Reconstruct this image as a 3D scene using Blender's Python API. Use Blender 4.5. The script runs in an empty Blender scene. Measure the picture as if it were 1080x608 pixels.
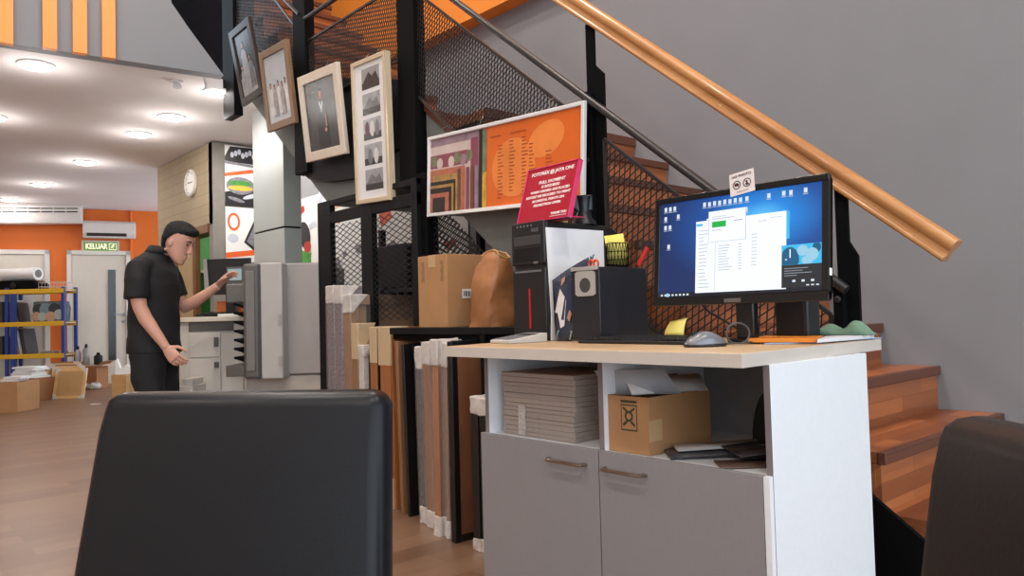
import bpy, bmesh, math, random
from mathutils import Vector, Matrix, Quaternion
RND = random.Random(11)
V = Vector
SC = bpy.context.scene
COL = SC.collection

# ------------------------------------------------------------------ camera model
F, CX, CY, EYE = 800.0, 540.0, 304.0, 1.0
_n = V((0.0265, 1.0, -(331.5 - CY) / F)); UPC = (-_n).normalized()
_v1 = V((-172.0 - CX, 331.5 - 0.0265 * (-172.0 - CX) - CY, F)).normalized()
YC = (_v1 - UPC * _v1.dot(UPC)).normalized()
XC = YC.cross(UPC)
CAM = V((0, 0, EYE))
def to_world(c): return V((XC.dot(c), YC.dot(c), UPC.dot(c)))
def ray(x, y): return to_world(V((x - CX, y - CY, F)))
def onX(x, y, X): d = ray(x, y); return CAM + d * (X / d.x)
def onY(x, y, Y): d = ray(x, y); return CAM + d * (Y / d.y)
def onZ(x, y, Z): d = ray(x, y); return CAM + d * ((Z - EYE) / d.z)
def onP(x, y, p, n):
    d = ray(x, y); n = V(n); return CAM + d * ((V(p) - CAM).dot(n) / d.dot(n))
RT = to_world(V((1, 0, 0))); RT = V((RT.x, RT.y, 0)).normalized()     # level right / forward of the viewer
FW = to_world(V((0, 0, 1))); FW = V((FW.x, FW.y, 0)).normalized()
UP = V((0, 0, 1))
def LF(lat, d, z): return RT * lat + FW * d + UP * z
def atD(x, y, d):                                                     # the point at level distance d
    r = ray(x, y); k = d / r.dot(FW); return CAM + r * k

# ------------------------------------------------------------------ materials
def lin(c):
    c = c / 255.0
    return c / 12.92 if c <= 0.04045 else ((c + 0.055) / 1.055) ** 2.4
def rgb(*c): return (lin(c[0]), lin(c[1]), lin(c[2]), 1.0)
MATS = {}
def mat(name, c, rough=0.55, metal=0.0, var=0.06, scale=12.0, bump=0.0, emit=None, es=0.0, stretch=None,
        coat=0.0, alpha=1.0, trans=0.0, spec=0.5):
    if name in MATS: return MATS[name]
    m = bpy.data.materials.new(name); m.use_nodes = True
    nt = m.node_tree; b = nt.nodes['Principled BSDF']
    tc = nt.nodes.new('ShaderNodeTexCoord'); mp = nt.nodes.new('ShaderNodeMapping')
    if stretch: mp.inputs['Scale'].default_value = stretch
    nz = nt.nodes.new('ShaderNodeTexNoise'); nz.inputs['Scale'].default_value = scale
    nz.inputs['Detail'].default_value = 4.0
    nt.links.new(tc.outputs['Object'], mp.inputs['Vector']); nt.links.new(mp.outputs['Vector'], nz.inputs['Vector'])
    cr = nt.nodes.new('ShaderNodeValToRGB')
    base = rgb(*c)
    cr.color_ramp.elements[0].position = 0.3; cr.color_ramp.elements[1].position = 0.7
    cr.color_ramp.elements[0].color = tuple(max(0, v * (1 - var)) for v in base[:3]) + (1,)
    cr.color_ramp.elements[1].color = tuple(min(1, v * (1 + var)) for v in base[:3]) + (1,)
    nt.links.new(nz.outputs['Fac'], cr.inputs['Fac']); nt.links.new(cr.outputs['Color'], b.inputs['Base Color'])
    b.inputs['Roughness'].default_value = rough; b.inputs['Metallic'].default_value = metal
    b.inputs['Coat Weight'].default_value = coat; b.inputs['Alpha'].default_value = alpha
    b.inputs['Transmission Weight'].default_value = trans; b.inputs['Specular IOR Level'].default_value = spec
    if bump:
        bp = nt.nodes.new('ShaderNodeBump'); bp.inputs['Strength'].default_value = bump; bp.inputs['Distance'].default_value = 0.004
        nt.links.new(nz.outputs['Fac'], bp.inputs['Height']); nt.links.new(bp.outputs['Normal'], b.inputs['Normal'])
    if emit:
        b.inputs['Emission Color'].default_value = rgb(*emit); b.inputs['Emission Strength'].default_value = es
    MATS[name] = m; return m

def plank_mat(name, dark, light, length=0.9, width=0.09, rough=0.35, along='x', grain=1.0, vertical=False, gap=0.0015, coat=0.0):
    """wood strips: brick texture for the strips, stretched noise for the grain"""
    if name in MATS: return MATS[name]
    m = bpy.data.materials.new(name); m.use_nodes = True
    nt = m.node_tree; b = nt.nodes['Principled BSDF']; N = nt.nodes.new; L = nt.links.new
    tc = N('ShaderNodeTexCoord'); sep = N('ShaderNodeSeparateXYZ'); cmb = N('ShaderNodeCombineXYZ')
    L(tc.outputs['Object'], sep.inputs[0])
    a, o = ('X', 'Y') if along == 'x' else ('Y', 'X')
    L(sep.outputs[a], cmb.inputs['X'])
    if vertical:
        ad = N('ShaderNodeMath'); ad.operation = 'ADD'
        L(sep.outputs[o], ad.inputs[0]); L(sep.outputs['Z'], ad.inputs[1]); L(ad.outputs[0], cmb.inputs['Y'])
    else:
        L(sep.outputs[o], cmb.inputs['Y'])
    br = N('ShaderNodeTexBrick'); br.inputs['Scale'].default_value = 1.0
    br.inputs['Brick Width'].default_value = length; br.inputs['Row Height'].default_value = width
    br.inputs['Mortar Size'].default_value = gap; br.inputs['Bias'].default_value = 0.0
    br.inputs['Color1'].default_value = (0, 0, 0, 1); br.inputs['Color2'].default_value = (1, 1, 1, 1)
    br.inputs['Mortar'].default_value = (0.1, 0.1, 0.1, 1)
    br.offset = 0.37; L(cmb.outputs[0], br.inputs['Vector'])
    mp = N('ShaderNodeMapping'); mp.inputs['Scale'].default_value = (2.0, 26.0, 26.0)
    L(cmb.outputs[0], mp.inputs['Vector'])
    nz = N('ShaderNodeTexNoise'); nz.inputs['Scale'].default_value = 1.6; nz.inputs['Detail'].default_value = 6
    nz.inputs['Distortion'].default_value = 0.6
    L(mp.outputs[0], nz.inputs['Vector'])
    mx = N('ShaderNodeMix'); mx.data_type = 'FLOAT'; mx.inputs[0].default_value = 0.45 * grain
    L(br.outputs['Color'], mx.inputs[2]); L(nz.outputs['Fac'], mx.inputs[3])
    cr = N('ShaderNodeValToRGB'); cr.color_ramp.elements[0].color = rgb(*dark); cr.color_ramp.elements[1].color = rgb(*light)
    cr.color_ramp.elements[0].position = 0.05; cr.color_ramp.elements[1].position = 0.85
    L(mx.outputs[0], cr.inputs['Fac']); L(cr.outputs['Color'], b.inputs['Base Color'])
    b.inputs['Roughness'].default_value = rough; b.inputs['Coat Weight'].default_value = coat
    MATS[name] = m; return m

def brick_mat(name, c1, c2, mortar):
    if name in MATS: return MATS[name]
    m = bpy.data.materials.new(name); m.use_nodes = True
    nt = m.node_tree; b = nt.nodes['Principled BSDF']; N = nt.nodes.new; L = nt.links.new
    tc = N('ShaderNodeTexCoord'); sep = N('ShaderNodeSeparateXYZ'); cmb = N('ShaderNodeCombineXYZ'); ad = N('ShaderNodeMath')
    L(tc.outputs['Object'], sep.inputs[0]); L(sep.outputs['X'], ad.inputs[0]); L(sep.outputs['Y'], ad.inputs[1])
    L(ad.outputs[0], cmb.inputs['X']); L(sep.outputs['Z'], cmb.inputs['Y'])
    br = N('ShaderNodeTexBrick'); br.inputs['Scale'].default_value = 1.0; br.inputs['Brick Width'].default_value = 0.6
    br.inputs['Row Height'].default_value = 0.12; br.inputs['Mortar Size'].default_value = 0.004
    br.inputs['Color1'].default_value = rgb(*c1); br.inputs['Color2'].default_value = rgb(*c2); br.inputs['Mortar'].default_value = rgb(*mortar)
    L(cmb.outputs[0], br.inputs['Vector']); L(br.outputs['Color'], b.inputs['Base Color'])
    b.inputs['Roughness'].default_value = 0.7
    MATS[name] = m; return m

def emit_mat(name, c, s=1.0):
    if name in MATS: return MATS[name]
    m = bpy.data.materials.new(name); m.use_nodes = True
    nt = m.node_tree; b = nt.nodes['Principled BSDF']
    b.inputs['Base Color'].default_value = (0.01, 0.01, 0.01, 1); b.inputs['Roughness'].default_value = 0.25
    b.inputs['Emission Color'].default_value = rgb(*c); b.inputs['Emission Strength'].default_value = s
    MATS[name] = m; return m

# ------------------------------------------------------------------ mesh builder
class MB:
    def __init__(s): s.v = []; s.f = []; s.m = []
    def add(s, vs, fs, m=0):
        o = len(s.v); s.v += [V(p) for p in vs]
        for f in fs: s.f.append([i + o for i in f]); s.m.append(m)
        return s
    def box(s, lo, hi, m=0):
        (a, b, c), (d, e, f) = lo, hi
        return s.add([(a,b,c),(d,b,c),(d,e,c),(a,e,c),(a,b,f),(d,b,f),(d,e,f),(a,e,f)],
                     [(0,3,2,1),(4,5,6,7),(0,1,5,4),(1,2,6,5),(2,3,7,6),(3,0,4,7)], m)
    def obox(s, c, ax, ay, az, m=0):
        c, ax, ay, az = V(c), V(ax), V(ay), V(az)
        p = [c - ax - ay - az, c + ax - ay - az, c + ax + ay - az, c - ax + ay - az,
             c - ax - ay + az, c + ax - ay + az, c + ax + ay + az, c - ax + ay + az]
        return s.add(p, [(0,3,2,1),(4,5,6,7),(0,1,5,4),(1,2,6,5),(2,3,7,6),(3,0,4,7)], m)
    def prism(s, poly, vec, m=0):
        n = len(poly); vec = V(vec); p = [V(q) for q in poly]
        fs = [tuple(range(n - 1, -1, -1)), tuple(range(n, 2 * n))]
        fs += [(i, (i + 1) % n, n + (i + 1) % n, n + i) for i in range(n)]
        return s.add(p + [q + vec for q in p], fs, m)
    def face(s, pts, m=0): return s.add(pts, [tuple(range(len(pts)))], m)
    def bar(s, a, b, w, h, up=(0, 0, 1), m=0):
        a, b = V(a), V(b); d = b - a; L = d.length; d.normalize(); up = V(up)
        sd = d.cross(up)
        if sd.length < 1e-6: sd = d.cross(V((1, 0, 0)))
        sd.normalize(); u = sd.cross(d)
        return s.obox((a + b) / 2, d * (L / 2), sd * (w / 2), u * (h / 2), m)
    def tube(s, pts, r, n=8, m=0, cap=True):
        pts = [V(p) for p in pts]; rs = r if isinstance(r, (list, tuple)) else [r] * len(pts)
        t0 = (pts[1] - pts[0]).normalized(); a = t0.orthogonal().normalized()
        rings = []
        for i, p in enumerate(pts):
            t = (pts[min(i + 1, len(pts) - 1)] - pts[max(i - 1, 0)]).normalized()
            a = (a - t * a.dot(t)).normalized(); b = t.cross(a)
            rings.append([p + (a * math.cos(2 * math.pi * k / n) + b * math.sin(2 * math.pi * k / n)) * rs[i] for k in range(n)])
        vs = [q for ring in rings for q in ring]; fs = []
        for i in range(len(pts) - 1):
            for k in range(n):
                fs.append((i * n + k, i * n + (k + 1) % n, (i + 1) * n + (k + 1) % n, (i + 1) * n + k))
        if cap: fs += [tuple(range(n - 1, -1, -1)), tuple((len(pts) - 1) * n + k for k in range(n))]
        return s.add(vs, fs, m)
    def lathe(s, prof, c=(0, 0, 0), ax=(0, 0, 1), n=24, m=0):
        c = V(c); ax = V(ax).normalized(); a = ax.orthogonal().normalized(); b = ax.cross(a)
        vs = []; fs = []
        for r, h in prof:
            for k in range(n):
                t = 2 * math.pi * k / n
                vs.append(c + ax * h + (a * math.cos(t) + b * math.sin(t)) * max(r, 1e-5))
        for i in range(len(prof) - 1):
            for k in range(n):
                fs.append((i * n + k, i * n + (k + 1) % n, (i + 1) * n + (k + 1) % n, (i + 1) * n + k))
        fs += [tuple(range(n - 1, -1, -1)), tuple((len(prof) - 1) * n + k for k in range(n))]
        return s.add(vs, fs, m)
    def ball(s, c, r, nu=16, nv=10, ax=None, m=0):
        c = V(c); rx, ry, rz = r if isinstance(r, (list, tuple)) else (r, r, r)
        X, Y, Z = ax or (V((1,0,0)), V((0,1,0)), V((0,0,1)))
        vs = []; fs = []
        for j in range(nv + 1):
            ph = math.pi * j / nv
            for i in range(nu):
                th = 2 * math.pi * i / nu
                vs.append(c + X * (rx * math.sin(ph) * math.cos(th)) + Y * (ry * math.sin(ph) * math.sin(th)) + Z * (rz * math.cos(ph)))
        for j in range(nv):
            for i in range(nu):
                fs.append((j * nu + i, (j + 1) * nu + i, (j + 1) * nu + (i + 1) % nu, j * nu + (i + 1) % nu))
        return s.add(vs, fs, m)
    def grid(s, fn, nu, nv, m=0):
        vs = [V(fn(i / nu, j / nv)) for j in range(nv + 1) for i in range(nu + 1)]
        fs = [(j * (nu + 1) + i, j * (nu + 1) + i + 1, (j + 1) * (nu + 1) + i + 1, (j + 1) * (nu + 1) + i) for j in range(nv) for i in range(nu)]
        return s.add(vs, fs, m)
    def build(s, name, mats, parent=None, bevel=0.0, smooth=True, solid=0.0, sub=0, angle=38):
        if not isinstance(mats, (list, tuple)): mats = [mats]
        if parent is not None: o0 = WL[parent.name]; loc = V((0, 0, 0)); wl = o0.copy()
        else:
            xs = [p.x for p in s.v]; ys = [p.y for p in s.v]; zs = [p.z for p in s.v]
            o0 = V(((min(xs) + max(xs)) / 2, (min(ys) + max(ys)) / 2, min(zs))); loc = o0.copy(); wl = o0.copy()
        me = bpy.data.meshes.new(name)
        me.from_pydata([tuple(p - o0) for p in s.v], [], s.f)
        for mt in mats: me.materials.append(mt)
        me.polygons.foreach_set('material_index', s.m)
        bm = bmesh.new(); bm.from_mesh(me)
        bmesh.ops.remove_doubles(bm, verts=bm.verts, dist=1e-6)
        bmesh.ops.recalc_face_normals(bm, faces=bm.faces)
        bm.to_mesh(me); bm.free()
        if smooth:
            me.polygons.foreach_set('use_smooth', [True] * len(me.polygons))
            me.set_sharp_from_angle(angle=math.radians(angle))
        o = bpy.data.objects.new(name, me); COL.objects.link(o); o.location = loc
        if parent is not None: o.parent = parent
        WL[o.name] = wl
        if solid:
            md = o.modifiers.new('solid', 'SOLIDIFY'); md.thickness = solid; md.offset = 0
        if bevel:
            md = o.modifiers.new('bevel', 'BEVEL'); md.width = bevel; md.segments = 3; md.limit_method = 'ANGLE'; md.angle_limit = math.radians(40)
            md.harden_normals = False
        if sub:
            md = o.modifiers.new('sub', 'SUBSURF'); md.levels = sub; md.render_levels = sub
        return o
WL = {}

def thing(name, label, cat, loc, group=None):
    o = bpy.data.objects.new(name, None); COL.objects.link(o); o.location = V(loc); WL[o.name] = V(loc)
    o.empty_display_size = 0.1
    return tag(o, label, cat, group)
def tag(o, label, cat, group=None):
    o['label'] = label; o['category'] = cat
    if group: o['group'] = group
    return o
def struct(o): o['kind'] = 'structure'; return o
def plabel(o, label): o['label'] = label; return o
def copy_tree(o, dv, label=None, parent=None):
    c = o.copy(); COL.objects.link(c); WL[c.name] = WL[o.name] + V(dv)
    if parent is None: c.location = o.location + V(dv)
    else: c.parent = parent
    for ch in list(o.children): copy_tree(ch, dv, None, c)
    if label: c['label'] = label
    return c

def text(name, body, mt, parent, org, xd, yd, size, align='CENTER', ext=0.0004, bold=0.0, fit=None, spacing=1.0):
    """lettering as a thin solid, its baseline centre at org, reading along xd with yd up"""
    cu = bpy.data.curves.new(name, 'FONT'); cu.body = body; cu.size = size; cu.align_x = align; cu.align_y = 'CENTER'
    cu.extrude = ext; cu.offset = bold; cu.resolution_u = 3; cu.space_character = spacing
    t = bpy.data.objects.new(name + '_curve', cu); COL.objects.link(t)
    me = bpy.data.meshes.new_from_object(t.evaluated_get(bpy.context.evaluated_depsgraph_get()))
    bpy.data.objects.remove(t); bpy.data.curves.remove(cu)
    xd, yd = V(xd).normalized(), V(yd).normalized(); zd = xd.cross(yd)
    sx = 1.0
    if fit and len(me.vertices):
        w = max(v.co.x for v in me.vertices) - min(v.co.x for v in me.vertices); sx = fit / w
    o0 = WL[parent.name]
    for v in me.vertices:
        c = v.co.copy(); v.co = V(org) + xd * c.x * sx + yd * c.y + zd * c.z - o0
    me.materials.clear(); me.materials.append(mt)
    o = bpy.data.objects.new(name, me); COL.objects.link(o); o.parent = parent; WL[o.name] = o0.copy()
    return o

def rounded_rect(w, h, r, n=5):
    pts = []
    for cx, cy, a0 in ((w/2-r, h/2-r, 0), (-w/2+r, h/2-r, 90), (-w/2+r, -h/2+r, 180), (w/2-r, -h/2+r, 270)):
        for k in range(n + 1):
            a = math.radians(a0 + 90 * k / n); pts.append((cx + r * math.cos(a), cy + r * math.sin(a)))
    return pts
SKY, LAMP_W, HIGH_W, EXPO = 3.0, 15.0, 62.0, 0.26
# ------------------------------------------------------------------ material set
M_floor = plank_mat('floor_laminate', (102, 74, 55), (134, 104, 82), 1.2, 0.14, 0.32, 'x', 0.9)
M_merbau = plank_mat('merbau_strips', (118, 64, 38), (182, 110, 66), 0.55, 0.062, 0.38, 'x', 0.8, vertical=True)
M_nosing = plank_mat('dark_nosing', (82, 48, 36), (108, 64, 46), 0.9, 0.08, 0.4, 'x', 0.8, vertical=True)
M_greywall = mat('grey_wall_paint', (131, 131, 134), 0.75, var=0.03, scale=3)
M_bulk = mat('grey_bulkhead_paint', (132, 134, 138), 0.75, var=0.03, scale=3)
M_orange = mat('orange_wall_paint', (226, 112, 32), 0.6, var=0.03, scale=3)
M_orangetrim = mat('orange_trim_paint', (240, 142, 50), 0.6, var=0.03, scale=3)
M_fin = mat('pale_orange_paint', (244, 160, 84), 0.6, var=0.03, scale=3)
M_ceil = mat('ceiling_paint', (226, 220, 218), 0.85, var=0.02, scale=3)
M_white = mat('white_paint', (226, 220, 212), 0.55, var=0.02)
M_blk = mat('black_steel_paint', (14, 14, 15), 0.6, var=0.1, spec=.06)
M_blk2 = mat('matt_black', (14, 14, 16), 0.7, var=0.1)
M_shade = mat('shade_black', (30, 27, 28), 0.9, var=0.05, spec=.0)  # shade on the upper stair side, put into the colour
M_gplate = mat('grey_plaster', (112, 113, 110), 0.75, var=0.07, scale=5)
M_mesh = mat('expanded_mesh_steel', (30, 28, 28), 0.45, var=0.08)
M_rail = plank_mat('handrail_timber', (168, 110, 62), (204, 148, 92), 1.6, 0.2, 0.3, 'y', 0.9, vertical=True, coat=0.3)
M_panel = mat('column_panel', (172, 180, 176), 0.35, var=0.03, scale=3)
M_brick = brick_mat('tan_block', (158, 142, 114), (165, 149, 120), (140, 125, 100))
M_reveal = mat('grey_reveal', (128, 122, 114), 0.7)
M_green = mat('green_paint', (96, 156, 100), 0.6)
M_doorwood = mat('brown_door_timber', (112, 74, 40), 0.5, var=0.12, scale=6, stretch=(8, 8, 1))
M_palewood = mat('pale_curtain_timber', (176, 152, 112), 0.6, var=0.1, scale=6, stretch=(10, 10, 0.6))
M_lamp = emit_mat('lamp_lens', (255, 250, 244), 14.0)

# ------------------------------------------------------------------ the setting
XS = 2.46                              # plane of the stair railing
GS = XS / 2.3
XW = 3.5 * GS                          # grey wall behind the stairs
def SY(y): return y * GS
def SZ(z): return EYE + (z - EYE) * GS
def nose(y): return 0.732 + (y - 1.213) * 0.8014        # pitch line of the lower flight (base frame)

m = MB().add([(-6.2, -4.2, 0), (6, -4.2, 0), (6, 16.5, 0), (-6.2, 16.5, 0), (-6.2, -4.2, -.1), (6, -4.2, -.1), (6, 16.5, -.1), (-6.2, 16.5, -.1)],
             [(0, 1, 2, 3), (7, 6, 5, 4), (0, 4, 5, 1), (1, 5, 6, 2), (2, 6, 7, 3), (3, 7, 4, 0)])
struct(m.build('floor', M_floor))
struct(MB().box((XW, -4, 0), (XW + .15, 8.13, 6)).build('wall_right', M_greywall))
BP = V((0.826, 6.116, 2.95)); BD = (V((2.216, 5.934, 2.95)) - BP).normalized(); BN = V((-BD.y, BD.x, 0))
def bulk(x, y): return onP(x, y, BP, BN)
def bline(X): return BP.y + (X - BP.x) * BD.y / BD.x
e0, e1, e2 = bulk(236, 84), bulk(198, 28), bulk(181, 3)
e3 = e2 + (e2 - e1) * 2.0
poly = [V((-6, bline(-6), 2.95)), V((e0.x, bline(e0.x), 2.95)), e1, e2, V((e3.x, bline(e3.x), 5.9)), V((-6, bline(-6), 5.9))]
struct(MB().prism(poly, BN * 0.12).build('wall_bulkhead', M_bulk))
struct(MB().prism([(-6, bline(-6) + .1, 2.951), (e0.x - .12, bline(e0.x - .12) + .1, 2.951), (e0.x, 6.34, 2.951), (6, 6.34, 2.951), (6, 16.5, 2.951), (-6, 16.5, 2.951)], (0, 0, .1)).build('ceiling', M_ceil))
struct(MB().box((-6, -4, 5.9), (XW + .1, 9.2, 6.0)).build('ceiling', M_ceil))
FPP = V((3.074, 14.211, 0)); FN = V((.26, 1, 0)).normalized(); FD = V((1, -.26, 0)).normalized()
def far(x, y, off=0.0): return onP(x, y, FPP - FN * off, FN)
fa = FPP - FD * 9.4; fb = FPP + FD * 3.0
struct(MB().prism([fa, fb, fb + UP * 2.95, fa + UP * 2.95], FN * .15).build('wall_far', M_orange))
struct(MB().box((-6.15, -4, 0), (-6, 16, 6)).build('wall_left', M_white))
struct(MB().box((2.3, 8.9, 3.06), (XW + .2, 9.0, 5.9)).build('wall_back', M_greywall))
# shopfront behind the viewer: posts and rails of an open glazed front
w = MB()
for x in (-5.95, -3.6, -1.2, 1.2, 3.68): w.box((x - .05, -4.06, 0), (x + .05, -3.94, 4.2))
w.box((-6, -4.06, 4.1), (XW, -3.94, 4.3)); w.box((-6, -4.06, 0), (XW, -3.94, .12))
struct(w.build('window_1', M_blk))
struct(MB().box((-6, -4.1, 4.3), (XW + .1, -4.0, 5.9)).build('wall_front', M_greywall))
# orange band along the top of the grey wall
struct(MB().box((XW - .13, 0.6, 3.269), (XW, 8.6, 5.88)).build('trim_1', M_orangetrim))
# pale orange fins on the bulkhead
for i, (x0, x1, yb) in enumerate(((-12, 14, 42.5), (45, 60.3, 49.5), (77, 92, 54.5), (108, 122, 59.5))):
    off = BN * -0.06
    p0 = onP(x0, yb, BP + off, BN); p1 = onP(x1, yb, BP + off, BN); p1.z = p0.z
    struct(MB().prism([p0, p1, p1 + BN * .06, p0 + BN * .06], (0, 0, 5.85 - p0.z)).build('trim_%d' % (i + 2), M_fin))
# far wall joint
j0 = far(139, 300, .02); struct(MB().box((j0.x - .02, j0.y - .02, 0), (j0.x + .02, j0.y + .04, 2.94)).build('trim_6', M_orange))

# block of tan masonry with the clock, an opening and the green room behind
bx0, bx1, by0, by1 = 3.0, 4.9, 8.15, 10.0
b = MB()
b.box((bx0, by0 + .62, 2.05), (bx0 + .14, by1, 2.94)); b.box((bx0, by0, 2.05), (bx0 + .14, by0 + .62, 2.94))
b.box((bx0, 9.35, 0), (bx0 + .14, by1, 2.05))
b.box((bx0 + .14, by1 - .12, 0), (bx1, by1, 2.94))
struct(b.build('wall_masonry', M_brick))
struct(MB().box((bx0, by0 - .002, 0), (bx0 + .15, by0 + .1, 2.94)).box((bx0 + .15, by0, 0), (bx1, by0 + .1, 2.94)).build('wall_reveal', M_reveal))
struct(MB().box((bx1, by0, 0), (bx1 + .1, by1, 2.94)).box((bx0 + .15, by0 + .1, 0), (bx1, by0 + .12, 2.94)).box((bx0 + .15, by1 - .14, 0), (bx1, by1 - .12, 2.94)).build('wall_green', M_green))
d3 = struct(MB().box((bx0 - .02, by0 + .1, 1.97), (bx0 + .16, 9.36, 2.06)).box((bx0 - .02, 9.26, 0), (bx0 + .16, 9.36, 1.97)).box((bx0 - .02, 8.62, 0), (bx0 + .03, 8.72, 1.97)).build('door_3', M_doorwood))
MB().box((bx0 + .0, 8.72, 0.02), (bx0 + .03, 9.26, 1.97)).build('door_leaf', M_palewood, d3)
sh = MB().box((3.3, by1 - .38, 1.62), (4.6, by1 - .14, 1.65)).build('wall_shelf', M_white)
tag(sh, 'white shelf on the green wall inside the brown doorway', 'shelf')

# column with pale panels
cx0 = 2.887
c = MB().box((cx0, 6.18, 0), (3.05, 6.82, 1.80)).box((cx0, 6.18, 1.815), (3.05, 6.82, 2.945)).box((cx0 + .01, 6.19, 1.79), (3.04, 6.81, 1.82), 1)
struct(c.build('wall_column', [M_panel, M_blk], bevel=.004))

# doors in the far wall
def fard(nm, pts_x, ytop, strip, hand):
    xl = far(pts_x[0], ytop, .0); xr = far(pts_x[1], ytop, .0); zt = 2.25
    A = V((xl.x, xl.y, 0)) - FN * .002; B = V((xr.x, xr.y, 0)) - FN * .002
    u = (B - A).normalized(); wdt = (B - A).length
    fr = MB()
    for a, bb in ((0, .07), (wdt - .07, wdt)): fr.prism([A + u * a, A + u * bb, A + u * bb + UP * zt, A + u * a + UP * zt], -FN * .05)
    fr.prism([A + UP * (zt - .07), B + UP * (zt - .07), B + UP * zt, A + UP * zt], -FN * .05)
    o = struct(fr.build(nm, M_white))
    MB().prism([A + u * .075 + UP * .01, B - u * .075 + UP * .01, B - u * .075 + UP * (zt - .075), A + u * .075 + UP * (zt - .075)], -FN * .02).build('door_leaf', mat('door_cream', (218, 208, 194), .5, var=.02), o, bevel=.003)
    if strip:
        g = MB(); z0, z1 = .40, 1.93
        pa = far(114, 300, .03); pb = far(122, 300, .03)
        g.prism([V((pa.x, pa.y, z0)), V((pb.x, pb.y, z0)), V((pb.x, pb.y, z1)), V((pa.x, pa.y, z1))], -FN * .01)
        g.build('glass_strip', mat('dark_glass', (44, 44, 40), .15), o)
    if hand:
        for zz in (1.17, 1.05):
            h = far(130.5, 330, .02); h.z = zz
            q = MB().lathe([(.028, 0), (.028, .02), (.012, .025), (.012, .05)], h - FN * .0, -FN, 12)
            if zz == 1.17: q.bar(h - FN * .05, h - FN * .05 - FD * .13, .018, .02)
            q.build('door_handle' if zz == 1.17 else 'door_lock', mat('brushed_steel', (150, 150, 150), .35, 1.0), o)
    return o
fard('door_1', (70.5, 137.5), 265, True, True)
fard('door_2', (-22, 52.5), 264.5, False, False)

# ------------------------------------------------------------------ staircase
stair = thing('staircase', 'timber staircase with grey soffit climbing along the grey wall', 'staircase', (3.0, 2.6, 0))
XA = 2.53
def zk(k): return SZ(.732 + (k - 4) * .1824)
def yk(k): return SY(1.213 + (k - 4) * .2276)
ZL = zk(11); YL = yk(11); RUN = .2276 * GS
def step(y, zt, zb, run, x1):
    t = MB().box((XA, y + .022, zt - .036), (x1, y + run + .03, zt)).build('tread', M_merbau, stair)
    MB().box((XA - .004, y - .006, zt - .038), (x1 + .001, y + .022, zt + .001)).build('nosing', M_nosing, t, bevel=.003)
    MB().box((XA, y + .012, zb), (x1, y + .034, zt - .037)).build('riser', M_merbau, stair)
for k in range(1, 11): step(yk(k), zk(k), max(0, zk(k - 1)) if k > 1 else 0.0, RUN, XW - .002)
UJ = [(4.09, 2.272), (4.36, 2.470), (4.63, 2.668), (4.90, 2.867), (5.17, 3.066), (5.437, 3.266), (5.70, 3.469), (5.98, 3.687), (6.25, 3.90), (6.52, 4.11), (6.8, 4.32), (7.07, 4.53)]
XU = 3.42
MB().box((XA, YL + .022, ZL - .05), (XW - .002, 4.12, ZL)).build('landing', M_merbau, stair)
MB().box((XA - .004, YL - .006, ZL - .05), (XW - .002, YL + .022, ZL + .001)).build('nosing', M_nosing, stair)
MB().box((XA, YL + .012, zk(10)), (XW - .002, YL + .034, ZL - .05)).build('riser', M_merbau, stair)
zb = ZL
for i, (y, z) in enumerate(UJ):
    step(y, z, zb, .27, XU); zb = z
# timber cheek under the steps, grey box stringer below it
pb = [(yk(1), 0.0)]
for k in range(1, 11): pb += [(yk(k) + .03, zk(k - 1) if k > 1 else 0.0), (yk(k) + .03, zk(k) - .04)]
pb += [(YL + .03, zk(10)), (YL + .03, ZL - .05)]
pb += [(YL + .06, SZ(nose(2.81) - .36)), (SY(1.35), SZ(nose(1.35) - .33)), (SY(1.1), 0.0)]
MB().prism([(XA - .002, y, z) for y, z in pb], (.03, 0, 0)).build('cheek', M_merbau, stair)
lo = [(1.2, 0.062), (3.27, 1.722), (4.36, 1.722), (5.9, 2.945)]
hi = [(5.9, 3.55), (4.42, 2.30), (3.46, 2.30), (3.36, nose(3.36) - .285), (1.2, nose(1.2) - .285)]
MB().prism([(XA - .02, SY(y), SZ(z)) for y, z in lo + hi], (.04, 0, 0)).build('stringer', M_gplate, stair)
for a, c_ in zip(lo[:-1], lo[1:]):
    ya, za, yb_, zb_ = SY(a[0]), SZ(a[1]), SY(c_[0]), SZ(c_[1])
    MB().prism([(XA + .02, ya, za), (XA + .02, yb_, zb_), (XA + .02, yb_, zb_ + .06), (XA + .02, ya, za + .06)], (XW - XA - .03, 0, 0)).build('soffit', M_gplate, stair)
MB().prism([(XA - .03, 8.85, 3.06), (XA - .03, 8.85, 5.8), (XA - .03, 7.6, 5.8), (XA - .03, 5.95, 4.3), (XA - .03, 5.95, 2.94), (XA - .03, 6.32, 2.94), (XA - .03, 6.33, 3.06)], (.05, 0, 0)).build('side_panel', M_shade, stair)  # near-black colour stands in for the shade here
tb = [V((XA - .014, SY(y), SZ(nose(y) - .280))) for y in (1.25, 3.36)]
MB().bar(tb[0], tb[1], .046, .026).build('timber_edging', M_nosing, stair)
# flat dark plate below the landing, in front of the stringer
pp = [onX(x, y, XA - .06) for x, y in ((313, 80), (318, 176), (320, 184), (326, 189), (346, 192), (375, 188), (402, 166), (428, 152), (428, 84))]
MB().prism(pp, (.035, 0, 0)).build('dark_panel', M_blk2, stair)
pp = [onX(x, y, XS - .02) for x, y in ((921, 525), (998, 592), (1040, 640), (1040, 760), (905, 760), (900, 507))]
MB().prism([V((q.x, q.y, max(q.z, 0.0))) for q in pp], (.02, 0, 0)).build('skirting', M_blk, stair)

# ------------------------------------------------------------------ stair railing
rail = thing('stair_railing', 'black steel stair railing with mesh panels and orange timber handrail', 'railing', (XS, 2.5, 0))
def B3(y, z, x=XS): return V((x, SY(y), SZ(z)))
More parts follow.
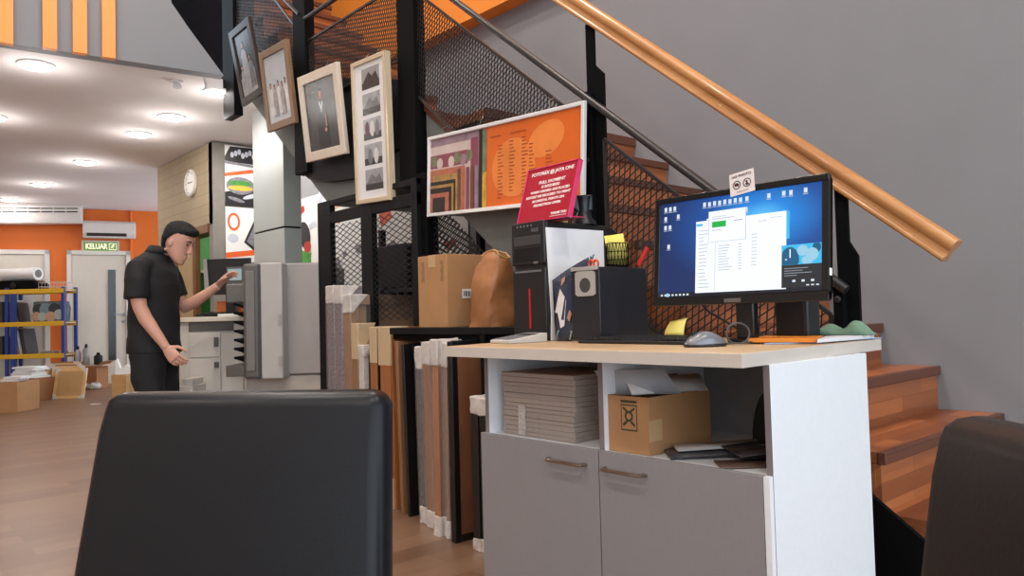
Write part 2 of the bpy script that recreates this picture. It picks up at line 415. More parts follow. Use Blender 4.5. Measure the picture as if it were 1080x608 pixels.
# handrail: moulded section swept along the pitch
prof = [(-.026, -.050), (.026, -.050), (.034, -.043), (.034, -.032), (.020, -.020), (.020, -.002), (.036, .010), (.040, .026), (.034, .044), (.018, .054), (-.018, .054), (-.034, .044), (-.040, .026), (-.036, .010), (-.020, -.002), (-.020, -.020), (-.034, -.032), (-.034, -.043)]
h0, h1 = B3(.752, nose(.752) + .778), B3(3.25, nose(3.25) + .835)
hd = (h1 - h0).normalized(); hn = V((1, 0, 0)).cross(hd); hn = hn if hn.z > 0 else -hn
MB().prism([h0 + V((1, 0, 0)) * a * .74 + hn * c_ * .74 for a, c_ in prof], h1 - h0).build('handrail', M_rail, rail, bevel=.0025, angle=50)
def flat(y0, y1, pts_z, x, w=.014): pass
def post(yc, wl, wu, ztop_low, ztop, zbot, front=True):
    """a flat bar that narrows near the top, with a round-headed bar bolted to its face"""
    y0, y1 = SY(yc) - wl / 2, SY(yc) + wl / 2
    poly = [(y0, zbot), (y1, zbot), (y1, ztop), (y1 - wu, ztop), (y1 - wu, ztop_low + .05), (y0, ztop_low)]
    p = MB().prism([(XS + .012, y, z) for y, z in poly], (.014, 0, 0)).build('post', M_blk, rail, bevel=.002)
    if front:
        zt = ztop_low - .09; w = wl * .5; c = y1 - w / 2 + .006
        hp = [(c + w / 2 * math.cos(t), zt + w / 2 * math.sin(t)) for t in [math.pi * k / 10 for k in range(11)]]
        MB().prism([(XS - .014, y, z) for y, z in hp + [(c - w / 2, zbot + .1), (c + w / 2, zbot + .1)]], (.026, 0, 0)).build('post_plate', M_blk, p, bevel=.002)
        for dz in (.05, .28):
            MB().lathe([(.011, 0), (.011, .007), (.006, .010)], (XS - .014, c, zt - dz), (-1, 0, 0), 10).build('bolt', mat('bolt_steel', (70, 70, 72), .35, .8), p)
    return p
post(1.048, .070, .042, SZ(nose(1.035) + .56), SZ(nose(1.035) + .785), 0.02)
post(2.052, .098, .048, SZ(nose(2.052) + .56), SZ(nose(2.052) + .785), SZ(nose(2.052) - .45))
MB().box((XS - .03, SY(3.283), 1.74), (XS + .05, SY(3.440), SZ(3.25))).box((XS - .03, SY(3.283) - .09, 0), (XS + .05, SY(3.283) + .006, 1.80)).build('post', M_blk, rail, bevel=.004)
MB().box((XS - .03, SY(4.515), SZ(1.96)), (XS + .045, SY(4.69), SZ(3.55))).build('post', M_blk, rail, bevel=.004)
MB().box((XS - .03, SY(5.70), 2.70), (XS + .045, SY(5.92), SZ(4.2))).build('post', M_blk, rail, bevel=.004)
# tubes
M_tube = mat('dark_tube_steel', (44, 41, 40), 0.35, var=.06, spec=.5)
def rtube(name, a, c_, r): MB().tube([a, c_], r, 12).build(name, M_tube, rail)
XT = XS - .022
rtube('mid_rail', B3(1.04, nose(1.04) + .452, XT), B3(3.29, nose(3.29) + .452, XT), .0165)
rtube('mid_rail', B3(3.29, 2.965, XT), B3(4.52, 2.965, XT), .0165)
rtube('mid_rail', B3(4.60, 3.02, XT), B3(5.72, 3.02 + 1.12 * .80, XT), .0165)

def mesh_panel(parent, org, u, v, poly, lng=.062, sht=.030, wd=.0042, th=.003, ang=0.0, frame=.013, mt=None, name='mesh_panel'):
    """expanded metal: crossing strands clipped to a convex polygon given in (u, v); ang turns the long diagonal"""
    org, u, v = V(org), V(u).normalized(), V(v).normalized(); nrm = u.cross(v)
    b = MB(); half = math.atan2(sht, lng)
    def clip(p, d):
        t0, t1 = -1e9, 1e9; n = len(poly)
        ar = sum(poly[i][0] * poly[(i + 1) % n][1] - poly[(i + 1) % n][0] * poly[i][1] for i in range(n))
        for i in range(n):
            ax, ay = poly[i]; bx, by = poly[(i + 1) % n]
            nx, ny = -(by - ay), bx - ax
            if ar < 0: nx, ny = -nx, -ny
            den = d[0] * nx + d[1] * ny; num = (ax - p[0]) * nx + (ay - p[1]) * ny
            if abs(den) < 1e-12:
                if num > 0: return None
                continue
            t = num / den
            if den > 0: t0 = max(t0, t)
            else: t1 = min(t1, t)
        return (t0, t1) if t1 - t0 > .004 else None
    cxm = sum(p[0] for p in poly) / len(poly); cym = sum(p[1] for p in poly) / len(poly)
    pitch = lng * math.sin(half) 
    for s_ in (1, -1):
        a = ang + s_ * half; d = (math.cos(a), math.sin(a)); nn = (-d[1], d[0])
        R_ = max(math.hypot(p[0] - cxm, p[1] - cym) for p in poly); k = int(R_ / pitch) + 2
        for i in range(-k, k + 1):
            p = (cxm + nn[0] * pitch * i, cym + nn[1] * pitch * i); c = clip(p, d)
            if not c: continue
            A = org + u * (p[0] + d[0] * c[0]) + v * (p[1] + d[1] * c[0]); Bq = org + u * (p[0] + d[0] * c[1]) + v * (p[1] + d[1] * c[1])
            dd = (Bq - A).normalized(); sd = nrm.cross(dd)
            b.obox((A + Bq) / 2 + nrm * (s_ * th * .4), dd * ((Bq - A).length / 2), sd * (wd / 2), nrm * (th / 2))
    o = b.build(name, mt or M_mesh, parent, smooth=False)
    if frame:
        n = len(poly); fb_ = MB()
        for i in range(n):
            A = org + u * poly[i][0] + v * poly[i][1]; Bq = org + u * poly[(i + 1) % n][0] + v * poly[(i + 1) % n][1]
            fb_.bar(A, Bq, frame, frame, nrm)
        f = fb_.build('mesh_frame', M_tube if frame == .013 and parent.name == 'stair_railing' else M_blk, o)
    return o
slope_a = math.atan(.8014)
YU = (V((0, -1, 0)), V((0, 0, 1)))
def pan(pts, ang, **k):   # pts in base (y, z)
    mesh_panel(rail, (XS, 0, 0), YU[0], YU[1], [(-SY(y), SZ(z)) for y, z in pts], ang=ang, **k)
DA = math.radians(90 - 33)
pan([(1.10, nose(1.10) - .26), (2.00, nose(2.00) - .26), (2.00, nose(2.00) + .33), (1.10, nose(1.10) + .33)], DA, lng=.062, sht=.032)
pan([(2.115, nose(2.115) - .23), (3.29, nose(3.29) - .23), (3.29, nose(3.29) + .335), (2.115, nose(2.115) + .335)], DA, lng=.05, sht=.026)
pan([(3.43, 2.408), (4.53, 2.408), (4.53, 2.825), (3.43, 2.825)], math.radians(78), lng=.05, sht=.022)
pan([(4.66, 2.44), (5.72, 2.44 + 1.06 * .82), (5.72, 3.93), (4.66, 2.93)], math.radians(70), lng=.05, sht=.024)
# ------------------------------------------------------------------ storage rack under the stairs
M_rack = mat('rack_black_steel', (18, 18, 19), 0.55, var=0.08, spec=.2)
M_rackdeck = mat('rack_deck', (40, 38, 38), 0.6)
XR = 2.40; XRB = 2.92
def RY(px, y=300, X=XR): return onX(px, y, X).y
ZT = 1.775
rack = thing('storage_rack', 'black steel storage rack with mesh doors under the stairs', 'rack', (2.6, 3.5, 0))
ya, yb2 = RY(336), RY(349); yc, yd = RY(381.5), RY(393); ye, yf = RY(435), RY(441)
def upright(y0, y1, x0, x1, z1, z0=0.0): return MB().box((x0, min(y0, y1), z0), (x1, max(y0, y1), z1)).build('upright', M_rack, rack, bevel=.003)
upright(ya, yb2, XR, XR + .04, ZT); upright(yc, yd, XR, XR + .04, ZT); upright(ye, yf, XR, XR + .04, ZT)
for y in (ya, ye): upright(y - .02, y + .02, XRB - .04, XRB, 1.62)
for z0, z1 in ((ZT - .035, ZT), (ZT - .15, ZT - .08)):
    MB().box((XR + .003, yf, z0), (XR + .037, ya, z1)).build('crossbar', M_rack, rack, bevel=.002)
for yy0, yy1, z in ((yd, ye, 1.175),):
    MB().box((XR + .13, ye - .01, z - .022), (XRB, yc, z)).build('shelf', M_rackdeck, rack)
MB().box((XR + .06, yc, 1.18), (XRB, ya, 1.20)).build('shelf', M_rackdeck, rack)
for y in (yc, ye): MB().box((XR + .13, y - .012, 1.13), (XRB - .03, y + .012, 1.152)).build('crossbar', M_rack, rack)
for y0, y1, zz in ((yb2, yc, 0.985), (yd, ye, .985)):
    wdt = abs(y0 - y1)
    mesh_panel(rack, (XR + .012, max(y0, y1), 0), (0, -1, 0), (0, 0, 1), [(0, zz), (wdt, zz), (wdt, ZT - .17), (0, ZT - .17)], lng=.084, sht=.036, wd=.0042, ang=0, frame=0)
# right hand bay: shelf with legs and mesh back
XB = 2.16; yg, yh = ye, onX(556, 345, XB).y
ZS = .944
MB().box((XB, yh, ZS - .032), (2.47, yg, ZS)).build('shelf', M_rack, rack, bevel=.002)
MB().box((XB + .02, yh + .02, ZS - .06), (2.47, yg, ZS - .033)).build('shelf_rail', M_blk, rack)
yl = onX(509, 380, XB).y
for y in (yl, yg - .02): MB().box((XB, y - .014, 0), (XB + .03, y + .014, ZS - .033)).build('upright', M_rack, rack)
MB().box((2.44, yh, 0), (2.47, yh + .03, ZS - .033)).build('upright', M_rack, rack)
MB().box((2.46, yh + .03, .05), (2.475, yg, ZS - .04)).build('back_board', mat('rack_board', (30, 26, 25), .8), rack)
mesh_panel(rack, (2.485, yg + .05, 0), (0, -1, 0), (0, 0, 1), [(0, 1.2), (.74, 1.2), (.05, 1.75), (0, 1.75)], lng=.062, sht=.034, wd=.006, ang=0.05, frame=0)
mesh_panel(rack, (2.475, yg + .05, 0), (0, -1, 0), (0, 0, 1), [(0, 1.2), (.74, 1.2), (.05, 1.75), (0, 1.75)], lng=.06, sht=.036, wd=.006, ang=.12, frame=0)

# posters on the wall behind the rack and beside the column
def rect_on(b, org, u, v, n, x0, y0, x1, y1, off, m):
    b.face([org + u * x0 + v * y0 + n * off, org + u * x1 + v * y0 + n * off, org + u * x1 + v * y1 + n * off, org + u * x0 + v * y1 + n * off], m)
def blob_on(b, org, u, v, n, cx, cy, rx, ry, off, m, k=18, rot=0.0):
    cr, sr = math.cos(rot), math.sin(rot); pts = []
    for i in range(k):
        a = 2 * math.pi * i / k; x, y = rx * math.cos(a), ry * math.sin(a)
        pts.append(org + u * (cx + x * cr - y * sr) + v * (cy + x * sr + y * cr) + n * off)
    b.face(pts, m)
def poly_on(b, org, u, v, n, pts, off, m): b.face([org + u * x + v * y + n * off for x, y in pts], m)
PM = [mat('print_white', (232, 232, 230), .5, var=.02), mat('print_black', (34, 32, 36), .4), mat('print_orange', (226, 96, 40), .5), mat('print_grey', (128, 126, 132), .5, var=.3, scale=30),
      mat('print_green', (70, 140, 60), .5, var=.3, scale=20), mat('print_yellow', (214, 178, 70), .5), mat('print_red', (176, 50, 40), .5, var=.2), mat('print_skin', (206, 170, 146), .5), mat('print_pale', (196, 200, 210), .5, var=.1, scale=20)]
def poster(name, label, org, u, v, w, h, draw, group=None):
    n = u.cross(v); t = thing(name, label, 'poster', org + u * (w / 2), group)
    b = MB().prism([org, org + u * w, org + u * w + v * h, org + v * h], n * .004)
    o = b.build('backing', PM[0], t, smooth=False)
    q = MB(); draw(q, org + n * .004, u, v, n); 
    if q.v: q.build('printed_picture', PM, t, smooth=False)
    return t
yP = by0 - .012
def dr1(q, o, u, v, n):    # dark group scene above, coloured ring cup below
    W, Hh = .46, .60
    poly_on(q, o, u, v, n, [(0, .42), (.06, .60), (W, .62), (W, .32), (0, .34)], .001, 1)
    for i in range(9): blob_on(q, o, u, v, n, .08 + .04 * i, .46 + .03 * (i % 3), .02, .05, .002, 8)
    poly_on(q, o, u, v, n, [(0, .30), (W, .26), (W, .30), (0, .35)], .002, 3)
    poly_on(q, o, u, v, n, [(0, .14), (.30, .24), (.34, .19), (0, .08)], .002, 2)
    blob_on(q, o, u, v, n, .17, -.06, .16, .15, .002, 3)
    poly_on(q, o, u, v, n, [(.0, -.18), (.0, -.4), (W, -.4), (W, .1), (.30, -.06)], .0015, 1)
    blob_on(q, o, u, v, n, .16, -.02, .13, .05, .003, 4); blob_on(q, o, u, v, n, .17, -.10, .14, .045, .0035, 5)
    blob_on(q, o, u, v, n, .30, -.22, .12, .035, .003, 8, rot=.5); blob_on(q, o, u, v, n, .12, -.30, .10, .03, .003, 3, rot=-.4)
def dr2(q, o, u, v, n):
    W = .46
    blob_on(q, o, u, v, n, .09, .58, .07, .10, .001, 2); blob_on(q, o, u, v, n, .09, .58, .045, .07, .0015, 0)
    poly_on(q, o, u, v, n, [(.20, .36), (.36, .70), (.46, .62), (.32, .26)], .001, 1); poly_on(q, o, u, v, n, [(.23, .37), (.36, .63), (.43, .59), (.31, .31)], .0015, 3)
    poly_on(q, o, u, v, n, [(0, .18), (W, .24), (W, .30), (0, .24)], .001, 2)
    blob_on(q, o, u, v, n, .23, .08, .16, .06, .001, 3, rot=.2); blob_on(q, o, u, v, n, .08, .40, .06, .05, .001, 8)
U = V((1, 0, 0))
xa = onY(237, 180, yP).x; xb3 = onY(272, 180, yP).x
z217 = onY(250, 217, yP).z
po = poster('wall_poster', 'tall poster with a yellow and green ring, left of the pale column', V((xa, yP, z217)), U, UP, .47, 2.94 - z217 - .02, lambda q, o, u, v, n: dr1(q, o + v * (.40 * (2.92 - z217) / 1.02), u, v * ((2.92 - z217) / 1.02), n))
poster('wall_poster', 'white poster with orange band below the ring poster', V((xa, yP, .85)), U, UP, .47, z217 - .87, lambda q, o, u, v, n: dr2(q, o + v * (z217 - .85 - .76), u, v, n))
# wall graphics behind the rack, on the grey wall
def dr3(q, o, u, v, n):
    r = random.Random(5)
    for i in range(38):
        x, y = r.uniform(.02, 2.75), r.uniform(.02, 1.45); w, h = r.uniform(.08, .22), r.uniform(.06, .2); a = r.choice((1, 3, 3, 8, 6, 2, 7))
        poly_on(q, o, u, v, n, [(x, y), (x + w, y + h * .4), (x + w * .7, y + h), (x - w * .2, y + h * .7)], .001 + .0001 * i, a)
    poly_on(q, o, u, v, n, [(.03, .55), (.3, .5), (.34, .95), (.1, 1.0)], .004, 4)
    poly_on(q, o, u, v, n, [(.06, .25), (.26, .2), (.3, .42), (.12, .46)], .0045, 1); poly_on(q, o, u, v, n, [(.2, .2), (.34, .3), (.3, .36)], .005, 0)
    blob_on(q, o, u, v, n, .2, 1.15, .12, .16, .004, 1, rot=.6); blob_on(q, o, u, v, n, .26, 1.02, .08, .06, .0045, 6)
    poly_on(q, o, u, v, n, [(1.5, .1), (1.95, .0), (1.95, .35), (1.5, .45)], .004, 6)
p0 = V((XW - .006, onX(318, 250, XW).y + .1, .75))
poster('wall_poster', 'white wall poster of product photos seen through the rack mesh', p0, V((0, -1, 0)), UP, 3.0, 1.55, dr3)

# black carton standing behind the second mesh door
bb = MB().box((XR + .15, RY(428, 280, XR + .15), 1.176), (XR + .30, RY(396, 280, XR + .15), 1.176 + .27))
tag(bb.build('storage_bin', mat('bin_black', (24, 24, 32), .5), bevel=.008), 'black box on the rack shelf behind the mesh door', 'box')

# ------------------------------------------------------------------ cardboard box and paper bag on the shelf
M_card = mat('cardboard', (178, 132, 88), 0.8, var=0.05, scale=9)
M_card2 = mat('cardboard_dark', (150, 104, 66), 0.8, var=0.06, scale=9)
M_tape = mat('parcel_tape', (196, 160, 116), .3, var=.03)
M_tapew = mat('clear_tape', (220, 206, 190), .2)
x0 = XB + .03; yr = onX(472, 320, x0).y; yl2 = onX(441.5, 320, x0).y
bt = thing('cardboard_box', 'closed tall cardboard box with bar-code sticker on the rack shelf', 'box', (x0 + .1, (yr + yl2) / 2, ZS))
MB().box((x0, yr, ZS), (2.44, yl2, 1.300)).build('carton', M_card, bt, bevel=.003)
MB().box((x0 - .0012, (yr + yl2) / 2 - .03, 1.24), (2.45, (yr + yl2) / 2 + .03, 1.3012)).build('tape', M_tape, bt)
k = MB(); ys = yr - .001
k.box((x0 + .09, ys - .001, ZS + .14), (x0 + .19, ys, ZS + .185)); 
for i in range(9): k.box((x0 + .098 + i * .0095, ys - .0018, ZS + .15), (x0 + .102 + i * .0095 + .002 * (i % 2), ys - .001, ZS + .175), 1)
k.build('sticker', [PM[0], PM[1]], bt)
for yy in (.03, .19):
    k = MB()
    for i in range(5): k.box((x0 - .0012, yl2 - yy - .025, 1.17 + .0201 * i), (x0, yl2 - yy - .006 * (i % 2), 1.19 + .0201 * i))
    k.build('printed_mark', mat('print_brown', (150, 114, 74), .8), bt)

def crumpled_bag():
    cx, cy = XB + .14, onX(515, 320, XB + .12).y
    hw = .098; H_ = .335
    t = thing('paper_bag', 'crumpled brown paper bag on the shelf right of the cardboard box', 'bag', (cx, cy, ZS))
    r = random.Random(3); nu, nv = 20, 12; vs = []; fs = []
    for j in range(nv + 1):
        f = j / nv
        for i in range(nu):
            a = 2 * math.pi * i / nu
            sx, sy = (abs(math.cos(a)) ** .45) * math.copysign(1, math.cos(a)), (abs(math.sin(a)) ** .45) * math.copysign(1, math.sin(a))
            wd = (.90 + .10 * math.sin(f * 5 + 1)) * (1 - .34 * max(0, f - .72) / .28); dp = .085 * (1 - .55 * max(0, f - .6) / .4)
            jx, jy = r.uniform(-.005, .005) + .008 * math.sin(3 * a + 4 * f), r.uniform(-.005, .005) + .008 * math.sin(2 * a - 5 * f)
            if j == 0: jx = jy = 0
            vs.append(V((cx + sx * dp + jx + .02 * f, cy + sy * hw * wd + jy - .012 * f, ZS + .0005 + H_ * f + (0.02 * math.sin(a * 2 + 1) if j == nv else 0))))
    for j in range(nv):
        for i in range(nu): fs.append((j * nu + i, j * nu + (i + 1) % nu, (j + 1) * nu + (i + 1) % nu, (j + 1) * nu + i))
    fs.append(tuple(range(nu - 1, -1, -1)))
    b = MB(); b.add(vs, fs); b.build('bag_body', mat('kraft_paper', (160, 106, 64), .5, var=.12, scale=14, bump=.5), t, solid=.0015, angle=42)
    lip = [vs[nv * nu + i] + V((0, 0, .003)) for i in range(nu)] + [vs[nv * nu] + V((0, 0, .003))]
    MB().tube(lip, .0035, 6).build('folded_rim', mat('kraft_rim', (206, 158, 108), .6), t)
crumpled_bag()

# ------------------------------------------------------------------ picture frames stored on edge under the rack
TXC = bpy.data.textures.new('crumple', 'CLOUDS'); TXC.noise_scale = .035
M_foam = mat('white_foam_wrap', (206, 198, 190), .35, var=.12, scale=40, bump=.6)
M_cardw = mat('card_corner', (196, 168, 132), .6, var=.06)
M_film = mat('clear_film', (236, 230, 228), .12, var=.02, alpha=.09, spec=.8)
def stored(label, px, X0, X1, z1, m_edge, wrap=None, bpos=.45, yref=450, ring=.055, back=None, lean=0.0, film=False, z0=0.0, wz=.10, group='picture frames stored on edge under the stairs', ramp=0.0):
    """a framed picture standing on edge, its long narrow side to the viewer"""
    y1, y0 = onX(px[0], yref, X0).y, onX(px[1], yref, X0).y
    ym = (y0 + y1) / 2; zr = (yref, X0); zc = onX((px[0] + px[1]) / 2, yref, X0).z
    sh = lambda p: V((p.x, p.y + lean * (p.z - zc), p.z + ramp * (p.x - X0) * (1 if p.z > (z0 + z1) / 2 else 0)))
    t = thing('picture_frame', label, 'picture frame', ((X0 + X1) / 2, ym, z0), group)
    def fin(b, nm, m, **k):
        b.v = [sh(p) for p in b.v]; return b.build(nm, m, t, **k)
    b = MB(); rg = ring
    b.box((X0, y0, z0), (X0 + rg, y1, z1)); b.box((X1 - rg, y0, z0), (X1, y1, z1))
    b.box((X0 + rg, y0, z0), (X1 - rg, y1, z0 + rg)); b.box((X0 + rg, y0, z1 - rg), (X1 - rg, y1, z1))
    fin(b, 'moulding', m_edge, bevel=.003)
    fin(MB().box((X0 + rg, y0 + (y1 - y0) * bpos, z0 + rg), (X1 - rg, y0 + (y1 - y0) * (bpos + .15), z1 - rg)), 'backing_panel', back or M_card2)
    if wrap:
        for zz0, zz1 in ((z0 - .0, z0 + wz * .8), (z1 - wz, z1 + .006)):
            e = .0025; q = MB()
            q.prism([(X0 - e, y0 - e, zz0), (X0 + (.12 if zz0 < z0 + .1 else .015), y0 - e, zz0), (X0 + (.015 if zz0 < z0 + .1 else .12), y0 - e, zz1), (X0 - e, y0 - e, zz1)], (0, y1 - y0 + 2 * e, 0))
            cw_o = fin(q, 'corner_wrap', wrap, bevel=.004)
            if wrap is M_foam:
                ms_ = cw_o.modifiers.new('fine', 'SUBSURF'); ms_.subdivision_type = 'SIMPLE'; ms_.levels = ms_.render_levels = 2
                md_ = cw_o.modifiers.new('crumple', 'DISPLACE'); md_.texture = TXC; md_.strength = .016; md_.mid_level = .4; md_.texture_coords = 'GLOBAL'
    if film:
        fin(MB().box((X0 - .007, y0 - .007, z0 + .002), (X1 + .007, y1 + .007, z1 + .010)), 'plastic_wrap', M_film, bevel=.006)
    return t
M_pur = mat('speckled_moulding', (120, 108, 112), .4, var=.5, scale=60)
M_tan = mat('tan_moulding', (144, 108, 76), .5, var=.15, stretch=(6, 6, .6))
M_ora = mat('orange_timber_moulding', (158, 98, 52), .5, var=.25, scale=9, stretch=(20, 20, .5))
M_brn = mat('brown_moulding', (140, 98, 66), .5, var=.15, stretch=(6, 6, .6))
M_spk = mat('dark_speckled_moulding', (86, 76, 72), .45, var=.5, scale=70)
M_bkm = mat('black_moulding', (22, 21, 22), .3, var=.1)
XA1 = 2.26
stored('tall bubble-wrapped mauve speckled frame, leftmost under the rack', (345, 353), XA1, 2.86, 1.195, M_pur, M_foam, yref=360, film=True)
stored('tall wrapped mauve frame second from the left under the rack', (354, 361), XA1, 2.86, 1.19, M_pur, M_foam, yref=360, film=True)
stored('tall wrapped frame with pinkish brown edge, third under the rack', (362, 370.5), XA1 + .01, 2.84, 1.135, M_tan, M_foam, yref=360, back=M_card, film=True)
stored('shorter frame with beige card corner just left of the middle upright', (371.5, 378), XA1 - .05, 2.3, .965, M_tan, M_cardw, yref=390, wz=.2)
stored('shorter plastic-covered frame against the left side of the middle upright', (378.5, 383.5), XA1 - .05, 2.3, .84, M_foam, M_foam, yref=390, wz=.06, film=True)
stored('orange timber frame with pale card corner right of the middle upright', (390.5, 398), XA1 - .10, 2.38, .945, M_ora, M_cardw, yref=390, wz=.19)
stored('wide orange timber frame with pale card corner, second right of the upright', (399.5, 411.5), XA1 - .10, 2.38, .945, M_ora, M_cardw, yref=390, wz=.20, back=M_card)
stored('thin orange timber frame third right of the middle upright', (412.5, 415.5), XA1 - .09, 2.36, .90, M_ora, None, yref=440, lean=.015)
stored('thin brown frame leaning beside the orange timber frames', (419, 422), XA1 - .11, 2.36, .875, M_brn, None, yref=440, lean=.03)
stored('thin black frame leaning under the black post', (426, 428.5), XA1 - .12, 2.36, .86, M_bkm, None, yref=440, lean=.035, back=M_bkm)
X3 = 2.06
stored('thin wrapped frame with grey speckled edge and white ends', (441, 447), X3 + .06, 2.42, .845, M_spk, M_foam, yref=460, lean=.02, film=True)
stored('brown timber frame with white foam ends, behind the desk', (448, 455.5), X3 + .04, 2.42, .87, M_brn, M_foam, yref=460, lean=.015, film=True)
stored('dark orange timber frame with large white foam ends', (456.5, 463), X3 - .015, 2.42, .885, M_ora, M_foam, yref=460, wz=.11, film=True)
stored('dark speckled frame with large white foam ends', (464, 468.5), X3 + .005, 2.42, .878, M_spk, M_foam, yref=460, wz=.11, film=True)
stored('thin tan frame with white ends beside the wide black frame', (469, 472.5), X3 - .01, 2.42, .87, M_tan, M_foam, yref=460, film=True)
stored('wide black frame with brown backing facing the desk', (473.5, 478.5), X3 - .03, 2.42, .885, M_bkm, None, .06, 460, ring=.032, back=mat('brown_backing', (134, 84, 54), .7))
X4 = 2.03
stored('short black frame with white foam ends at the desk corner', (498, 505), X4, 2.36, .645, M_bkm, M_foam, yref=500, wz=.065)
stored('second short black frame with white foam ends, touching the desk', (506.5, 514), X4 + .005, 2.36, .64, M_bkm, M_foam, yref=500, wz=.065)

# ------------------------------------------------------------------ framed photographs hung on the stair railing
XF = XS - .075
def hung(label, tl, tr, br, bl, tilt, m_fr, fw, dep=.03, mount=None, mw=0.0, draw=None, cat='picture frame', name='framed_photo', group=None, dark=None):
    t_ = math.radians(tilt); n = V((-math.cos(t_), 0, -math.sin(t_))); p0_ = onX(bl[0], bl[1], XF)
    P = [onP(q[0], q[1], p0_, n) for q in (tl, tr, br, bl)]
    c = (P[0] + P[1] + P[2] + P[3]) / 4; u = ((P[1] - P[0]) + (P[2] - P[3])).normalized(); v = n.cross(u).normalized()
    if v.z < 0: v = -v
    n = u.cross(v)
    w = ((P[1] - P[0]).length + (P[2] - P[3]).length) / 2; h = ((P[0] - P[3]).length + (P[1] - P[2]).length) / 2
    T = thing(name, label, cat, c - v * (h / 2), group)
    b = MB(); a = fw
    def bar(x0, x1, y0, y1): b.prism([c + u * x0 + v * y0, c + u * x1 + v * y0, c + u * x1 + v * y1, c + u * x0 + v * y1], -n * dep)
    def mit(pts): b.prism([c + u * x + v * y for x, y in pts], -n * dep)
    W, H2 = w / 2, h / 2
    mit([(-W, -H2), (W, -H2), (W - a, -H2 + a), (-W + a, -H2 + a)]); mit([(W, -H2), (W, H2), (W - a, H2 - a), (W - a, -H2 + a)])
    mit([(W, H2), (-W, H2), (-W + a, H2 - a), (W - a, H2 - a)]); mit([(-W, H2), (-W, -H2), (-W + a, -H2 + a), (-W + a, H2 - a)])
    f = b.build('moulding', m_fr, T, bevel=.004)
    q = MB().prism([c + u * (-W + a) + v * (-H2 + a) - n * .012, c + u * (W - a) + v * (-H2 + a) - n * .012, c + u * (W - a) + v * (H2 - a) - n * .012, c + u * (-W + a) + v * (H2 - a) - n * .012], -n * .004)
    q.build('mount_board' if mount else 'photo_board', mount or dark, T)
    if draw:
        d = MB(); draw(d, c - n * .0118, u, v, n, w - 2 * a, h - 2 * a); d.build('photograph', PH, T, smooth=False)
    for sx in (-.3, .3):
        wq = c + u * (W * sx) + v * H2 - n * .02
        MB().tube([wq - v * .02, wq + v * .045 + V((.03, 0, 0)), V((XS, wq.y, wq.z + .06))], .0016, 5).build('hanging_wire', mat('wire', (120, 118, 112), .4, .8), T)
    return T
PH = [mat('ph_dark', (58, 56, 54), .25, var=.15, scale=14), mat('ph_black', (26, 25, 27), .25), mat('ph_skin', (190, 140, 116), .3), mat('ph_white', (216, 214, 210), .25, var=.1, scale=20),
      mat('ph_grey', (120, 120, 122), .25, var=.25, scale=20), mat('ph_maroon', (84, 40, 38), .25), mat('ph_midgrey', (164, 164, 166), .25, var=.2, scale=16), mat('ph_pale', (192, 196, 200), .2, var=.08, scale=6)]
def person_pic(d, c, u, v, n, cx, cy, s, top, face=2, m_top=1):
    blob_on(d, c, u, v, n, cx, cy + .36 * s, .055 * s, .085 * s, .0012, 1)
    blob_on(d, c, u, v, n, cx, cy + .345 * s, .040 * s, .062 * s, .0016, face)
    poly_on(d, c, u, v, n, [(cx - .17 * s, cy - .5 * s), (cx + .17 * s, cy - .5 * s), (cx + .14 * s, cy + .16 * s), (cx + .05 * s, cy + .26 * s), (cx - .05 * s, cy + .26 * s), (cx - .14 * s, cy + .16 * s)], .0010, top)
def pic_family(d, c, u, v, n, w, h):
    poly_on(d, c, u, v, n, [(-w * .5, -h * .5), (w * .5, -h * .5), (w * .5, -h * .12), (-w * .5, -h * .2)], .0004, 6)
    person_pic(d, c, u, v, n, -.02, .02, h * .72, 6); person_pic(d, c, u, v, n, .07, -.07, h * .56, 4); person_pic(d, c, u, v, n, -.09, -.10, h * .5, 6)
def pic_group(d, c, u, v, n, w, h):
    for i, x in enumerate((-.11, -.05, .01, .07, .12)): person_pic(d, c, u, v, n, x, -.06 - .02 * (i % 2), h * .52, 6 if i % 2 else 3, 2)
def pic_grad(d, c, u, v, n, w, h):
    s = h * 1.02; cx, cy = .0, -.03
    person_pic(d, c, u, v, n, cx, cy, s, 1)
    poly_on(d, c, u, v, n, [(cx - .06 * s, cy + .24 * s), (cx - .03 * s, cy + .26 * s), (cx + .01 * s, cy + .13 * s), (cx, cy + .09 * s)], .0016, 3)
    poly_on(d, c, u, v, n, [(cx + .06 * s, cy + .24 * s), (cx + .03 * s, cy + .26 * s), (cx - .01 * s, cy + .13 * s), (cx, cy + .09 * s)], .0017, 3)
    poly_on(d, c, u, v, n, [(cx + .09 * s, cy - .12 * s), (cx + .125 * s, cy - .11 * s), (cx + .12 * s, cy + .06 * s), (cx + .10 * s, cy + .06 * s)], .0018, 2)
    blob_on(d, c, u, v, n, cx + .08 * s, cy - .16 * s, .035 * s, .03 * s, .0018, 2)
